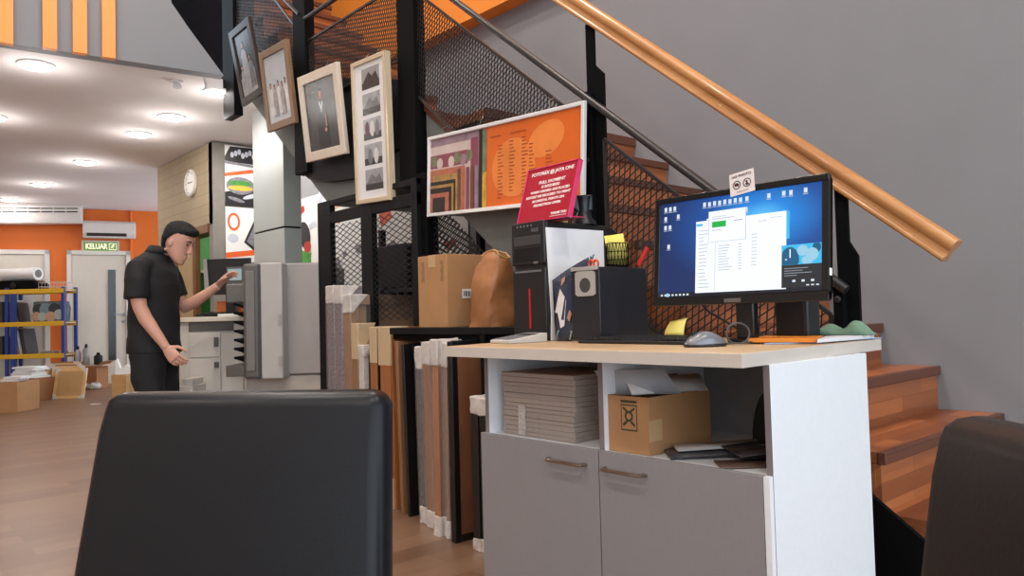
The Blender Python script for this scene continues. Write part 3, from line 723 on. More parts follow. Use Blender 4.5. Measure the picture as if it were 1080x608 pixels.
def pic_strip(d, c, u, v, n, w, h):
    ph = h * .155; pw = w * .60; r = random.Random(4)
    for i in range(5):
        y = h * .5 - h * .115 - i * h * .187; x = .015
        rect_on(d, c, u, v, n, x - pw / 2, y - ph / 2, x + pw / 2, y + ph / 2, .0006, 6)
        rect_on(d, c, u, v, n, x - pw / 2, y - ph / 2, x + pw / 2, y - ph * .18, .0009, 0)
        if i in (0, 1, 4): poly_on(d, c, u, v, n, [(x - pw * .45, y - ph * .2), (x - pw * .1, y + ph * .3), (x + pw * .1, y + ph * .05), (x + pw * .3, y + ph * .25), (x + pw * .48, y - ph * .2)], .0012, 4 if i else 0)
        if i == 2:
            for k_ in range(3): blob_on(d, c, u, v, n, x + (k_ - 1) * pw * .28, y, pw * .12, ph * .38, .0014, (5, 3, 4)[k_])
        if i == 3:
            for k_ in range(2): blob_on(d, c, u, v, n, x + (k_ - .5) * pw * .34, y - ph * .1, pw * .13, ph * .38, .0014, (4, 3)[k_])
M_fr1 = mat('dark_brown_moulding', (46, 34, 30), .4, var=.15); M_fr2 = mat('walnut_moulding', (134, 104, 76), .4, var=.12, stretch=(8, 8, 1)); M_fr3 = mat('pale_cream_moulding', (222, 208, 188), .4, var=.06, stretch=(8, 8, 1)); M_fr4 = mat('champagne_moulding', (206, 186, 156), .35, var=.08, stretch=(8, 8, 1))
hung('dark brown framed family photo, highest and leftmost on the railing', (240, 36), (262, 16), (276, 99), (255.5, 112), 9.5, M_fr1, .055, dark=PH[0], draw=pic_family)
hung('walnut framed group photo between the dark and cream frames', (271, 58), (301, 40), (311.5, 130), (283, 139), 7.2, M_fr2, .052, dark=PH[7], draw=pic_group)
hung('cream framed portrait of a graduate in a black gown', (311, 82), (353, 67), (366, 160), (325, 172.5), 7.5, M_fr3, .062, dark=PH[0], draw=pic_grad)
hung('long narrow frame with five black and white photos in a column', (367.5, 68), (403, 54), (413, 210), (377, 216.5), 3.0, M_fr4, .028, dep=.045, mount=PM[0], draw=pic_strip)

# ------------------------------------------------------------------ framed price board below the railing
XF = XS - .06
M_alu = mat('white_aluminium', (222, 220, 218), .3, var=.02)
tb = hung('wide white-framed orange board hung under the railing mesh', (448, 147), (613.5, 105), (617, 213), (452.5, 227.5), 0, M_alu, .019, dep=.022, dark=mat('board_orange', (226, 106, 34), .3, var=.06, scale=4), name='price_board', cat='board')
P_ = [onX(x, y, XF) for x, y in ((448, 147), (613.5, 105), (617, 213), (452.5, 227.5))]
cB = (P_[0] + P_[1] + P_[2] + P_[3]) / 4; uB = ((P_[1] - P_[0]) + (P_[2] - P_[3])).normalized(); nB = V((-1, 0, 0)); vB = nB.cross(uB); vB = vB if vB.z > 0 else -vB
cB = cB - nB * .0118; wB = ((P_[1] - P_[0]).length + (P_[2] - P_[3]).length) / 2 - .04; hB = ((P_[0] - P_[3]).length + (P_[1] - P_[2]).length) / 2 - .04
BM_ = [mat('bd_mauve', (150, 122, 132), .3, var=.2, scale=18), mat('bd_black', (38, 32, 30), .3, var=.3, scale=40), mat('bd_pale', (206, 186, 178), .3, var=.1), mat('bd_brick', (178, 104, 78), .3, var=.2, scale=30), mat('bd_brown', (112, 72, 54), .3, var=.2, scale=30),
       mat('bd_green', (118, 124, 92), .3, var=.3, scale=30), mat('bd_peach', (234, 134, 62), .3, var=.12, scale=5), mat('bd_ink', (176, 76, 26), .3), mat('bd_plum', (140, 70, 86), .3), mat('bd_yellow', (204, 160, 60), .3, var=.3, scale=30), mat('bd_gold', (170, 132, 74), .3, var=.3, scale=40)]
q = MB(); L0, T0 = -wB / 2, hB / 2
def R_(x0, y0, x1, y1, m, off): rect_on(q, cB, uB, vB, nB, L0 + x0 * wB, T0 - y1 * hB, L0 + x1 * wB, T0 - y0 * hB, off, m)
R_(0, 0, .415, 1, 0, .0004); R_(0, .10, .31, 1, 2, .0007); R_(.31, .08, .365, 1, 8, .0008); R_(.37, .0, .395, 1, 1, .0009); R_(.395, .02, .425, 1, 5, .001); R_(.395, .55, .425, 1, 9, .0011)
R_(0, .22, .29, .40, 8, .0012); 
for i in range(7): blob_on(q, cB, uB, vB, nB, L0 + (.03 + .045 * i) * wB, T0 - (.30 + .04 * (i % 2)) * hB, .024 * wB, .075 * hB, .0014, (5, 2, 8, 2, 5, 0, 5)[i])
R_(0, .42, .27, 1, 3, .0016); R_(.02, .50, .25, 1, 10, .0018); R_(.0, .58, .20, 1, 1, .002); R_(.0, .63, .185, 1, 10, .0022); R_(0, .67, .17, 1, 1, .0024); R_(.0, .74, .15, 1, 3, .0026); R_(.02, .80, .12, 1, 1, .0028)
for i in range(5): R_(.215 + i * .032, .45, .24 + i * .032, 1, (4, 3, 8, 4, 0)[i], .003)
blob_on(q, cB, uB, vB, nB, L0 + .60 * wB, T0 - .55 * hB, .14 * wB, .36 * hB, .0005, 6); blob_on(q, cB, uB, vB, nB, L0 + .80 * wB, T0 - .28 * hB, .11 * wB, .2 * hB, .0006, 6, rot=.3)
r = random.Random(9)
for col, n_, y0_ in ((.50, 16, .25), (.575, 15, .22), (.655, 17, .20), (.70, 12, .3), (.80, 6, .42)):
    for i in range(n_): R_(col, y0_ + i * .043, col + r.uniform(.02, .042), y0_ + i * .043 + .014, 7, .0009)
R_(.45, .12, .52, .14, 7, .0009); R_(.58, .12, .68, .14, 7, .0009)
q.build('printed_sheet', BM_, tb, smooth=False)
for px in (467, 580):
    a = onX(px, 147 - (px - 448) * .254 - 1, XF)
    MB().tube([a + V((0, 0, -.005)), a + V((.0, 0, .03)), a + V((.03, 0, .045)), a + V((.055, 0, .035)), a + V((.062, 0, .022))], .0025, 6).build('hook', mat('hook_steel', (170, 168, 164), .3, .9), tb)
# ------------------------------------------------------------------ service desk
DT, DB = .893, .859                     # worktop top and underside
M_lam = plank_mat('pale_oak_laminate', (190, 156, 118), (216, 186, 148), 1.4, 0.3, 0.35, 'y', 1.0)
M_edge = mat('edge_band', (206, 196, 184), .5, var=.03)
M_mel = mat('white_melamine', (236, 238, 240), .5, var=.015, scale=60)
M_dgrey = mat('grey_laminate', (142, 138, 139), .5, var=.04, scale=40, stretch=(14, 14, .8))
M_dedge = mat('grey_edge', (128, 122, 122), .5)
desk = thing('service_desk', 'white and grey cupboard desk with pale oak top holding the monitor', 'desk', (1.97, 1.5, 0))
top = [(1.583, .976), (2.418, 1.003), (2.418, 2.362), (1.583, 2.137)]
MB().prism([(x, y, DB + .002) for x, y in top], (0, 0, DT - DB - .002)).build('worktop', M_lam, desk, bevel=.0015)
eb = MB()
for (a, b_) in zip(top, top[1:] + top[:1]):
    A, B_ = V((a[0], a[1], DB)), V((b_[0], b_[1], DB)); nn = (B_ - A).cross(UP).normalized()
    eb.prism([A - nn * .001, B_ - nn * .001, B_ + nn * .0012, A + nn * .0012], (0, 0, DT - DB - .0008))
eb.build('edge_band', M_edge, desk)
FX, BX, RY_, LY = 1.701, 2.24, .972, 2.066
DV = 1.525; SHZ = .586; TH = .018
MB().box((FX, RY_, .0), (BX, RY_ + TH, DB)).build('side_panel', M_mel, desk, bevel=.001)
MB().box((FX, LY - TH, .0), (BX, LY, DB)).build('side_panel', M_mel, desk, bevel=.001)
for ea, eb_, ez in ((RY_ + .001, RY_ + TH, 0), (LY - TH, LY, SHZ), (DV - TH / 2, DV + TH / 2, SHZ)):
    MB().box((FX - .001, ea, ez), (FX + .0005, eb_, DB)).build('front_edging', M_dedge, desk)
MB().box((FX, DV - TH / 2, SHZ), (BX - .02, DV + TH / 2, DB)).build('divider', M_mel, desk)
MB().box((FX - .003, RY_ + TH, SHZ - .02), (BX - .02, LY - TH, SHZ)).build('shelf', M_mel, desk)
MB().box((BX - .02, RY_ + TH, .06), (BX - .004, LY - TH, DB)).build('back_panel', mat('desk_back', (150, 150, 152), .6), desk)
for (y0, y1, hy0, hy1) in ((DV + .002, LY + .006, DV + .05, DV + .205), (RY_ + .020, DV - .002, DV - .175, DV - .028)):
    d = MB().box((FX - .019, y0, .05), (FX - .002, y1, SHZ + .004)).build('door', M_dgrey, desk, bevel=.001)
    hz = SHZ - .044
    h = MB().tube([(FX - .018, hy0, hz), (FX - .040, hy0 + .003, hz), (FX - .044, hy0 + .012, hz), (FX - .044, hy1 - .012, hz), (FX - .040, hy1 - .003, hz), (FX - .018, hy1, hz)], .0055, 8)
    h.build('handle', mat('handle_brass', (150, 134, 124), .3, .9), d)
MB().box((FX - .02, RY_ + .001, .05), (FX - .003, RY_ + .017, SHZ + .003)).build('door_edge', M_mel, desk)

# things on the open shelves of the desk
M_kr = mat('grey_board', (164, 150, 140), .7, var=.1, scale=60, stretch=(1, 1, 12))
sx0 = FX + .035
def ypx(px, py, X): return onX(px, py, X).y
ya1, ya0 = ypx(533, 430, sx0 + .01), ypx(605, 430, sx0)
N_ = 13; zc = SHZ + .0005; ztop = .800
for i in range(N_):
    hh = (ztop - zc) / (N_ - i) * RND.uniform(.75, 1.25) if i < N_ - 1 else ztop - zc
    a0, a1, x_ = ya0 + RND.uniform(-.004, .004) - (.0 if i < 6 else .006), ya1 + RND.uniform(-.005, .005), sx0 + RND.uniform(0, .006)
    p = MB().box((x_, a0, zc), (x_ + .33, a1, zc + hh - .0008)).build('mount_board', M_kr, bevel=.0012)
    nm = ['bottom', 'second', 'third', 'fourth', 'fifth', 'sixth', 'seventh', 'eighth', 'ninth', 'tenth', 'eleventh', 'twelfth', 'top'][i]
    tag(p, ('%s grey board bundle %sin the left open shelf of the desk' % (nm, 'counted from below ' if 0 < i < 12 else 'of the stack ')), 'board', 'grey board bundles in the left desk shelf')
    zc += hh
tp = MB().box((sx0 - .002, ya1 - .115, SHZ + .004), (sx0 - .0005, ya1 - .08, SHZ + .105)).box((sx0 - .002, ya1 - .115, SHZ + .104), (sx0 + .004, ya1 - .08, SHZ + .1055)).build('plastic_band', mat('plastic_band', (214, 206, 200), .15, var=.3, scale=80, alpha=.7))
tag(tp, 'shiny clear plastic band around the lower grey boards in the desk', 'band')

cxf = FX + .02; yb1, yb0 = ypx(641, 440, cxf), ypx(684, 440, cxf); xr_ = onY(749, 430, yb0).x
cb = thing('cardboard_box', 'open cardboard box with printed mark, filled with papers, in the desk shelf', 'box', (cxf + .1, (yb0 + yb1) / 2, SHZ))
zt = onX(684, 420, cxf).z
k = MB(); t_ = .004
k.box((cxf, yb0, SHZ + .001), (cxf + t_, yb1, zt)); k.box((xr_ - t_, yb0, SHZ + .001), (xr_, yb1, zt)); k.box((cxf, yb0, SHZ + .001), (xr_, yb0 + t_, zt)); k.box((cxf, yb1 - t_, SHZ + .001), (xr_, yb1, zt)); k.box((cxf, yb0, SHZ + .001), (xr_, yb1, SHZ + .005))
k.build('carton', M_card, cb, bevel=.0015)
MB().box((cxf - .0008, yb0 + .0, SHZ + .04), (cxf + .06, yb0 - .0008, SHZ + .10)).build('tape', M_tape, cb)
k = MB(); u_, v_, n_ = V((0, -1, 0)), UP, V((-1, 0, 0)); o_ = V((cxf, yb1 - .082, zt - .062))
poly_on(k, o_, u_, v_, n_, [(-.03, .038), (.03, .038), (.03, -.038), (-.03, -.038)], .0006, 0); poly_on(k, o_, u_, v_, n_, [(-.027, .034), (.027, .034), (.027, -.034), (-.027, -.034)], .0009, 1)
blob_on(k, o_, u_, v_, n_, 0, .004, .016, .016, .0012, 0); blob_on(k, o_, u_, v_, n_, 0, .004, .009, .009, .0015, 1)
for s_ in (-1, 1): poly_on(k, o_, u_, v_, n_, [(s_ * .010, -.008), (s_ * .024, -.02), (s_ * .02, -.026), (s_ * .004, -.014)], .0012, 0); poly_on(k, o_, u_, v_, n_, [(s_ * .010, .016), (s_ * .024, .026), (s_ * .02, .031), (s_ * .004, .02)], .0012, 0)
poly_on(k, o_, u_, v_, n_, [(-.03, .050), (.03, .050), (.03, .043), (-.03, .043)], .0006, 0)
k.build('printed_mark', [mat('box_ink', (66, 62, 44), .8), M_card], cb)
def sheet(name, label, c, ax, ay, mt, cat='paper', th=.0012, group=None, bend=0.0):
    c, ax, ay = V(c), V(ax), V(ay); n = ax.cross(ay).normalized(); nu = 8 if bend else 1
    b = MB(); b.grid(lambda s, t: c + ax * (s - .5) + ay * (t - .5) + n * (bend * (s - .5) ** 2 * 4), nu, 1)
    o = b.build(name, mt, solid=th, angle=80); return tag(o, label, cat, group)
M_pap = mat('paper_white', (230, 230, 228), .6, var=.015); M_papg = mat('paper_grey', (176, 176, 178), .6, var=.08)
sheet('paper', 'white printed sheet sticking out of the open box in the desk', (cxf + .075, yb1 - .055, zt + .034), V((.12, -.17, .004)), V((-.03, .04, .075)), M_papg)
sheet('envelope', 'pale envelope lying across the top of the open box in the desk', (cxf + .17, (yb0 + yb1) / 2 - .015, zt + .022), V((.24, -.10, .0)), V((.03, .05, .045)), M_pap, cat='envelope', th=.004)
sheet('plastic_sleeve', 'clear plastic sleeve at the back of the open box in the desk', (xr_ - .07, yb0 + .09, zt + .012), V((.14, -.05, .01)), V((.0, .12, .05)), mat('sleeve', (176, 178, 180), .2, alpha=.75), cat='sleeve')
a_ = onZ(745, 472, SHZ + .02)
sheet('magazine', 'dark magazine lying open beside the cardboard box in the desk', (FX + .16, 1.25, SHZ + .012), V((.20, -.17, .010)), V((.10, .10, 0)), mat('mag_dark', (70, 68, 70), .35, var=.4, scale=20), cat='magazine', th=.008)
sheet('leaflet', 'pale leaflet edge on top of the dark magazine in the desk', (FX + .17, 1.24, SHZ + .026), V((.18, -.16, .01)), V((.07, .07, 0)), M_papg, cat='leaflet', th=.003)
sheet('photo_print', 'dark glossy print at the right end of the desk shelf', (FX + .24, 1.105, SHZ + .030), V((.26, -.11, .01)), V((.06, .10, .01)), mat('print_dark', (48, 44, 46), .25, var=.3, scale=20), cat='photo', th=.003)
sheet('photo_print', 'brown card lying at the front right corner of the desk shelf', (FX + .09, 1.10, SHZ + .004), V((.12, -.10, 0)), V((.07, .07, 0)), mat('brown_card', (96, 74, 62), .5), cat='card', th=.004)
k = MB(); k.prism([(BX - .13, 1.205 + .07 * math.cos(t) , SHZ + .002 + max(0, .165 * math.sin(t))) for t in [math.pi * i / 14 for i in range(15)]], (.025, 0, 0))
o = k.build('round_topped_case', mat('case_black', (24, 22, 22), .6), bevel=.004); tag(o, 'black round-topped case at the back right of the desk shelf', 'case')

# ------------------------------------------------------------------ monitor
M_bez = mat('monitor_black', (20, 19, 19), .22, var=.05); M_bezb = mat('monitor_back', (26, 26, 28), .45)
mt_ = math.radians(5.0)
mu = V((0, -1, 0)); mv = V((math.sin(mt_), 0, math.cos(mt_))); mn = mu.cross(mv)
mb = onX(689.2, 322.5, 1.99); mc_ = onX(873.5, 318.0, 1.99); MW = (mb - mc_).length; MH = .352
O = (mb + mc_) / 2                       # bottom middle of the face
mon = thing('monitor', 'black desktop monitor showing a blue screen with white windows', 'monitor', (2.06, O.y, DT))
def mpt(a, b_, o_=0.0): return O + mu * a + mv * b_ + mn * o_
k = MB(); bw, bb_, bt = .019, .026, .019; W2 = MW / 2
for (a0, b0, a1, b1) in ((-W2, 0, W2, bb_), (-W2, MH - bt, W2, MH), (-W2, bb_, -W2 + bw, MH - bt), (W2 - bw, bb_, W2, MH - bt)):
    k.prism([mpt(a0, b0), mpt(a1, b0), mpt(a1, b1), mpt(a0, b1)], -mn * .02)
bz = k.build('bezel', M_bez, mon, bevel=.003)
k = MB(); k.prism([mpt(-W2 + .004, .004, -.018), mpt(W2 - .004, .004, -.018), mpt(W2 - .004, MH - .004, -.018), mpt(-W2 + .004, MH - .004, -.018)], -mn * .018)
k.prism([mpt(-W2 * .6, .05, -.036), mpt(W2 * .6, .05, -.036), mpt(W2 * .6, MH - .06, -.036), mpt(-W2 * .6, MH - .06, -.036)], -mn * .02)
k.build('rear_shell', M_bezb, mon, bevel=.006)
MB().prism([mpt(-.028, .004, .0), mpt(.028, .004, .0), mpt(.028, .016, .0), mpt(-.028, .016, .0)], mn * .0015).build('badge', mat('badge_grey', (120, 116, 112), .3, .6), bz)
# lit display
def disp_mat():
    m = bpy.data.materials.new('screen_blue'); m.use_nodes = True; nt = m.node_tree; b = nt.nodes['Principled BSDF']; N = nt.nodes.new; L = nt.links.new
    tc = N('ShaderNodeTexCoord'); mp = N('ShaderNodeMapping'); L(tc.outputs['Generated'], mp.inputs['Vector'])
    mp.inputs['Location'].default_value = (0, -.33, -.72); mp.inputs['Scale'].default_value = (0, 1.0, 1.0)
    ln = N('ShaderNodeVectorMath'); ln.operation = 'LENGTH'; L(mp.outputs[0], ln.inputs[0])
    cr = N('ShaderNodeValToRGB'); e = cr.color_ramp.elements
    e[0].position = 0.02; e[0].color = rgb(90, 190, 245); e[1].position = .66; e[1].color = rgb(8, 40, 92)
    q = cr.color_ramp.elements.new(.17); q.color = rgb(24, 128, 212); q = cr.color_ramp.elements.new(.36); q.color = rgb(10, 74, 150)
    L(ln.outputs['Value'], cr.inputs['Fac']); L(cr.outputs['Color'], b.inputs['Emission Color']); b.inputs['Emission Strength'].default_value = .95
    b.inputs['Base Color'].default_value = (.01, .01, .012, 1); b.inputs['Roughness'].default_value = .3
    return m
SM = [disp_mat(), emit_mat('scr_white', (236, 242, 250), .95), emit_mat('scr_taskbar', (16, 22, 38), .8), emit_mat('scr_green', (30, 176, 70), .9), emit_mat('scr_line', (176, 186, 200), .9), emit_mat('scr_dark', (38, 42, 48), .8),
      emit_mat('scr_cyan', (60, 180, 226), .95), emit_mat('scr_icon', (206, 218, 232), .95), emit_mat('scr_text', (150, 156, 166), .9), emit_mat('scr_shadow', (16, 90, 130), .9), emit_mat('scr_frost', (150, 200, 224), .9)]
sw, shh = MW - 2 * bw, MH - bb_ - bt
k = MB()
def S_(u0, v0, u1, v1, m, off=.0006):
    k.face([mpt(-sw / 2 + u * sw, bb_ + shh * (1 - v), -.003 + off) for u, v in ((u0, v1), (u1, v1), (u1, v0), (u0, v0))], m)
S_(0, 0, 1, 1, 0, 0); S_(0, .95, 1, 1, 2)
S_(.255, .235, .81, .965, 1, .0008); S_(.81, .24, .828, .5, 6, .0008); S_(.34, .15, .575, .46, 1, .0014)
S_(.338, .148, .577, .152, 4, .0012); S_(.338, .458, .577, .463, 4, .0016); S_(.573, .15, .577, .46, 4, .0016); S_(.338, .15, .341, .46, 4, .0016)
S_(.362, .255, .452, .315, 3, .0018); S_(.362, .225, .50, .231, 8, .0018); S_(.362, .205, .45, .210, 8, .0018); S_(.50, .262, .555, .270, 8, .0018); S_(.362, .34, .42, .346, 8, .0018)
S_(.258, .26, .30, .285, 6, .0010); S_(.382, .47, .385, .95, 4, .0010)
r = random.Random(2)
for i in range(17): S_(.275, .33 + i * .036, .275 + r.uniform(.03, .07), .338 + i * .036, 4, .0011)
for i in range(10): S_(.405, .50 + i * .027, .405 + r.uniform(.05, .09), .507 + i * .027, 4, .0011); S_(.53, .50 + i * .027, .55, .507 + i * .027, 4, .0011); S_(.61, .42 + i * .033, .64, .427 + i * .033, 4, .0011)
S_(.65, .30, .70, .306, 4, .0011); S_(.72, .28, .79, .285, 4, .0011)
S_(.785, .56, 1, .745, 6, .0014); S_(.785, .745, 1, .955, 5, .0014)
for (cu, cv, ru, rv, m_) in ((.83, .70, .052, .12, 9), (.90, .62, .03, .05, 10), (.95, .66, .035, .06, 10), (.925, .71, .03, .04, 10), (.975, .60, .022, .05, 9)):
    k.face([mpt(-sw / 2 + min(max(cu + ru * math.cos(a), .786), .999) * sw, bb_ + shh * (1 - min(max(cv + rv * math.sin(a), .562), .744)), -.003 + .0018 + .0002 * m_ / 10) for a in [2 * math.pi * i / 20 for i in range(20)]], m_)
S_(.806, .69, .816, .70, 1, .0026); S_(.83, .60, .836, .68, 1, .0026)
for i in range(4): S_(.80, .775 + i * .022, .80 + (.13, .10, .15, .07)[i], .781 + i * .022, 8, .0018)
for i in range(3): S_(.845 + i * .05, .885, .862 + i * .05, .905, 7, .0018)
for i in range(3): S_(.92 + i * .026, .93, .935 + i * .026, .942, 7, .0018)
for i in range(8): S_(.015 + i * .026, .966, .029 + i * .026, .985, 7, .001)
S_(.055, .957, .075, .993, 10, .0012)
def icon(u, v): S_(u, v, u + .019, v + .045, 7, .0008); S_(u - .004, v + .052, u + .023, v + .060, 4, .0008)
for i, u in enumerate((.30, .333, .366, .399, .432, .465, .498, .531, .57, .70, .785, .825, .905)): icon(u, .045 + .003 * (i % 2))
for u, v in ((.03, .04), (.062, .04), (.094, .04), (.03, .14), (.12, .13), (.03, .235), (.062, .235), (.055, .44), (.325, .215), (.53, .15), (.565, .15)): icon(u, v)
k.build('display', SM, mon, smooth=False)
MB().prism([mpt(W2, .07, -.02), mpt(W2, .09, -.02), mpt(W2, .09, -.008), mpt(W2, .07, -.008)], mu * .001).build('power_light', emit_mat('led', (240, 240, 240), 1.0), bz)
sy = O.y - .0
k = MB(); k.box((2.052, sy - .03, DT + .012), (2.085, sy + .03, 1.15)); k.build('stand_neck', M_bez, mon, bevel=.006)
rr = [(2.085 + .05 * math.cos(2 * math.pi * i / 28), sy + .075 * math.sin(2 * math.pi * i / 28)) for i in range(28)]
MB().prism([(x, y, DT + .0005) for x, y in rr], (0, 0, .014)).build('stand_base', M_bez, mon, bevel=.004)
# black speaker behind the right half of the monitor
y1_, y0_ = ypx(817, 335, 2.20), ypx(852, 335, 2.20)
sp = thing('desktop_speaker', 'small black speaker standing behind the right half of the monitor', 'speaker', (2.26, (y0_ + y1_) / 2, DT))
MB().box((2.20, y0_, DT + .0005), (2.28, y1_, DT + .20)).build('cabinet', M_bezb, sp, bevel=.008)
MB().box((2.1975, y0_ + .01, DT + .02), (2.201, y1_ - .01, DT + .19)).build('grille', M_blk2, sp, bevel=.004)
# NO PHOTO card on the monitor's top edge
cu0, cv0 = onX(770.5, 208, 2.014), onX(796.5, 203.5, 2.014); cuD = (cv0 - cu0 + V((0, 0, .008))).normalized(); cvD = (V((.13, 0, 1)) - cuD * V((.13, 0, 1)).dot(cuD)).normalized(); cn = cuD.cross(cvD)
cw = (cv0 - cu0).length; chh = cw * .84
card = thing('notice_card', 'small white card with two black prohibition symbols atop the monitor', 'sign', cu0 + cuD * (cw / 2))
MB().prism([cu0, cu0 + cuD * cw, cu0 + cuD * cw + cvD * chh, cu0 + cvD * chh], -cn * .0016).build('card', mat('card_white', (226, 216, 214), .5, var=.02), card)
M_ink = mat('black_ink', (30, 26, 28), .5)
cc = lambda a, b_: cu0 + cuD * (cw * a) + cvD * (chh * b_) + cn * .0006
text('lettering', 'NO PHOTO', M_ink, card, cc(.5, .83), cuD, cvD, chh * .15, bold=.0001, fit=cw * .80)
for a in (.29, .71):
    k = MB(); c_ = cc(a, .45); R1 = cw * .165
    for i in range(28):
        t0, t1 = 2 * math.pi * i / 28, 2 * math.pi * (i + 1) / 28
        k.face([c_ + (cuD * math.cos(t) + cvD * math.sin(t)) * rr_ for t, rr_ in ((t0, R1), (t1, R1), (t1, R1 * .80), (t0, R1 * .80))])
    if a < .5:
        for (x0, y0, x1, y1) in ((-.55, -.3, .55, .28), (-.2, .28, .2, .45)): rect_on(k, c_, cuD * R1, cvD * R1, cn, x0, y0, x1, y1, .0, 0)
    else:
        blob_on(k, c_, cuD * R1, cvD * R1, cn, .0, .15, .18, .42, 0, 0); rect_on(k, c_, cuD * R1, cvD * R1, cn, -.34, -.6, .34, -.1, .0, 0)
    k.build('symbol', M_ink, card, smooth=False)
    k = MB(); c2 = c_ + cn * .0004; d1 = (cuD - cvD).normalized(); d2 = (cuD + cvD).normalized()
    k.face([c2 + d1 * R1 * .85 + d2 * R1 * .07, c2 - d1 * R1 * .85 + d2 * R1 * .07, c2 - d1 * R1 * .85 - d2 * R1 * .07, c2 + d1 * R1 * .85 - d2 * R1 * .07]); k.build('strike', mat('ink_red', (120, 40, 44), .5), card, smooth=False)
k = MB()
for i in range(8): rect_on(k, cc(.28 + i * .06, .10), cuD, cvD, cn, 0, 0, cw * .04, chh * .05, .0, 0)
k.build('fine_print', mat('ink_grey', (150, 130, 130), .5), card, smooth=False)

# ------------------------------------------------------------------ computer tower with its poster sheet
TX, TY = 2.03, 2.085; TWD, TDP, THG = .19, .47, .468
M_tow = mat('tower_black', (30, 28, 28), .32, var=.08); M_tow2 = mat('tower_gloss', (18, 17, 17), .15)
tow = thing('computer_tower', 'black computer tower with red stripe at the left end of the desk', 'computer', (TX + .2, TY + .09, DT))
pr = [(TX + .012, DT + .0005), (TX + TDP, DT + .0005), (TX + TDP, DT + THG - .09), (TX + TDP - .03, DT + THG - .03), (TX + TDP - .09, DT + THG - .004), (TX + .012, DT + THG - .004)]
MB().prism([(x, TY, z) for x, z in pr], (0, TWD, 0)).build('case', M_tow, tow, bevel=.006)
k = MB(); k.box((TX, TY, DT + .0005), (TX + .014, TY + TWD, DT + .285)); k.build('lower_fascia', M_tow, tow, bevel=.008)
fu = MB(); fu.box((TX - .002, TY, DT + .298), (TX + .014, TY + TWD, DT + THG)); up_ = fu.build('upper_fascia', M_tow, tow, bevel=.006)
MB().box((TX - .0045, TY + .02, DT + .375), (TX - .001, TY + TWD - .02, DT + .412)).build('drive_bay', mat('bay_grey', (64, 62, 62), .3), up_, bevel=.001)
MB().box((TX - .0045, TY + .02, DT + .312), (TX - .001, TY + TWD - .02, DT + .366)).build('drive_bay', M_tow2, up_, bevel=.001)
MB().box((TX - .0045, TY + .035, DT + .300), (TX - .0015, TY + .06, DT + .31)).build('button', mat('btn_silver', (150, 150, 150), .3, .8), up_)
text('maker_badge', 'ASUS', mat('badge_silver', (170, 170, 172), .3, .8), up_, V((TX - .003, TY + .05, DT + .432)), V((0, -1, 0)), UP, .020, fit=.040)
k = MB()
for i in range(5): k.lathe([(.0045, 0), (.0045, .002)], (TX - .0015, TY + .07 + i * .02, DT + .452), (-1, 0, 0), 10)
k.build('front_ports', mat('port_grey', (120, 118, 118), .4), up_)
MB().box((TX - .003, TY + .085, DT + .05), (TX + .001, TY + .093, DT + .205)).build('red_stripe', mat('red_plastic', (190, 34, 30), .3), tow)
MB().box((TX - .003, TY + .02, DT + .268), (TX + .002, TY + TWD - .02, DT + .276)).build('silver_trim', mat('btn_silver', (150, 150, 150), .3, .8), tow)
# big white sheet taped to the side of the tower
xs0, xs1 = TX + .005, onY(637, 280, TY - .004).x
zt0 = onY(577, 240, TY - .004).z
pp = [(xs0 + .0, zt0), (xs1, zt0 + .004), (xs1, onY(637, 283, TY).z), (xs1 - .06, DT + .16), (xs0 + .12, DT + .004), (xs0 + .012, DT + .002), (xs0 + .018, DT + .1)]
o = MB().prism([(x, TY - .006, z) for x, z in pp], (0, .0045, 0)).build('paper_sheet', mat('paper_bright', (250, 250, 250), .6, var=.01)); tag(o, 'large white sheet leaning on the side of the computer tower', 'paper')
# curled photo print leaning between sheet and speaker
pu = onZ(584, 359, DT + .002); 
ph = thing('photo_print', 'curled photo print of standing people beside the black subwoofer', 'photo', (2.07, 2.0, DT))
A0 = onX(586, 357, 2.03); A0.z = DT + .001; A1 = onX(603, 358, 2.03); A1.z = DT + .001
T0_ = onX(582.5, 296, 2.05); T1_ = onX(627, 268, 2.06)
k = MB()
def pgrid(s, t):
    p = (A0 * (1 - s) + A1 * s) * (1 - t) + (T0_ * (1 - s) + T1_ * s) * t
    return p + V((-.02 * math.sin(math.pi * s) * (1 - t * .4), 0, 0))
k.grid(pgrid, 8, 8)
k.build('print', mat('print_slate', (48, 56, 74), .25, var=.25, scale=14), ph, solid=.001)
k = MB()
def PP(s, t, o_=.003): return pgrid(s, t) + V((-o_, -o_ * .4, 0))
def ppoly(pts, m, o_): k.face([PP(s, t, o_) for s, t in pts], m)
ppoly([(.08, .45), (.22, .42), (.46, .18), (.62, .20), (.52, .56), (.26, .78)], 0, .004); ppoly([(.44, .30), (.80, .24), (.80, .66), (.56, .80), (.46, .6)], 1, .005)
ppoly([(.30, .80), (.40, .84), (.40, .92), (.30, .90)], 2, .006); ppoly([(.58, .80), (.68, .80), (.68, .90), (.58, .90)], 2, .006); ppoly([(.66, .3), (.78, .24), (.80, .34), (.70, .4)], 2, .0065)
ppoly([(.1, .02), (.95, .02), (.95, .12), (.3, .16)], 3, .004)
k.build('printed_people', [PH[3], mat('ph_navy', (40, 50, 84), .3), PH[2], mat('ph_teal', (150, 176, 168), .3)], ph)

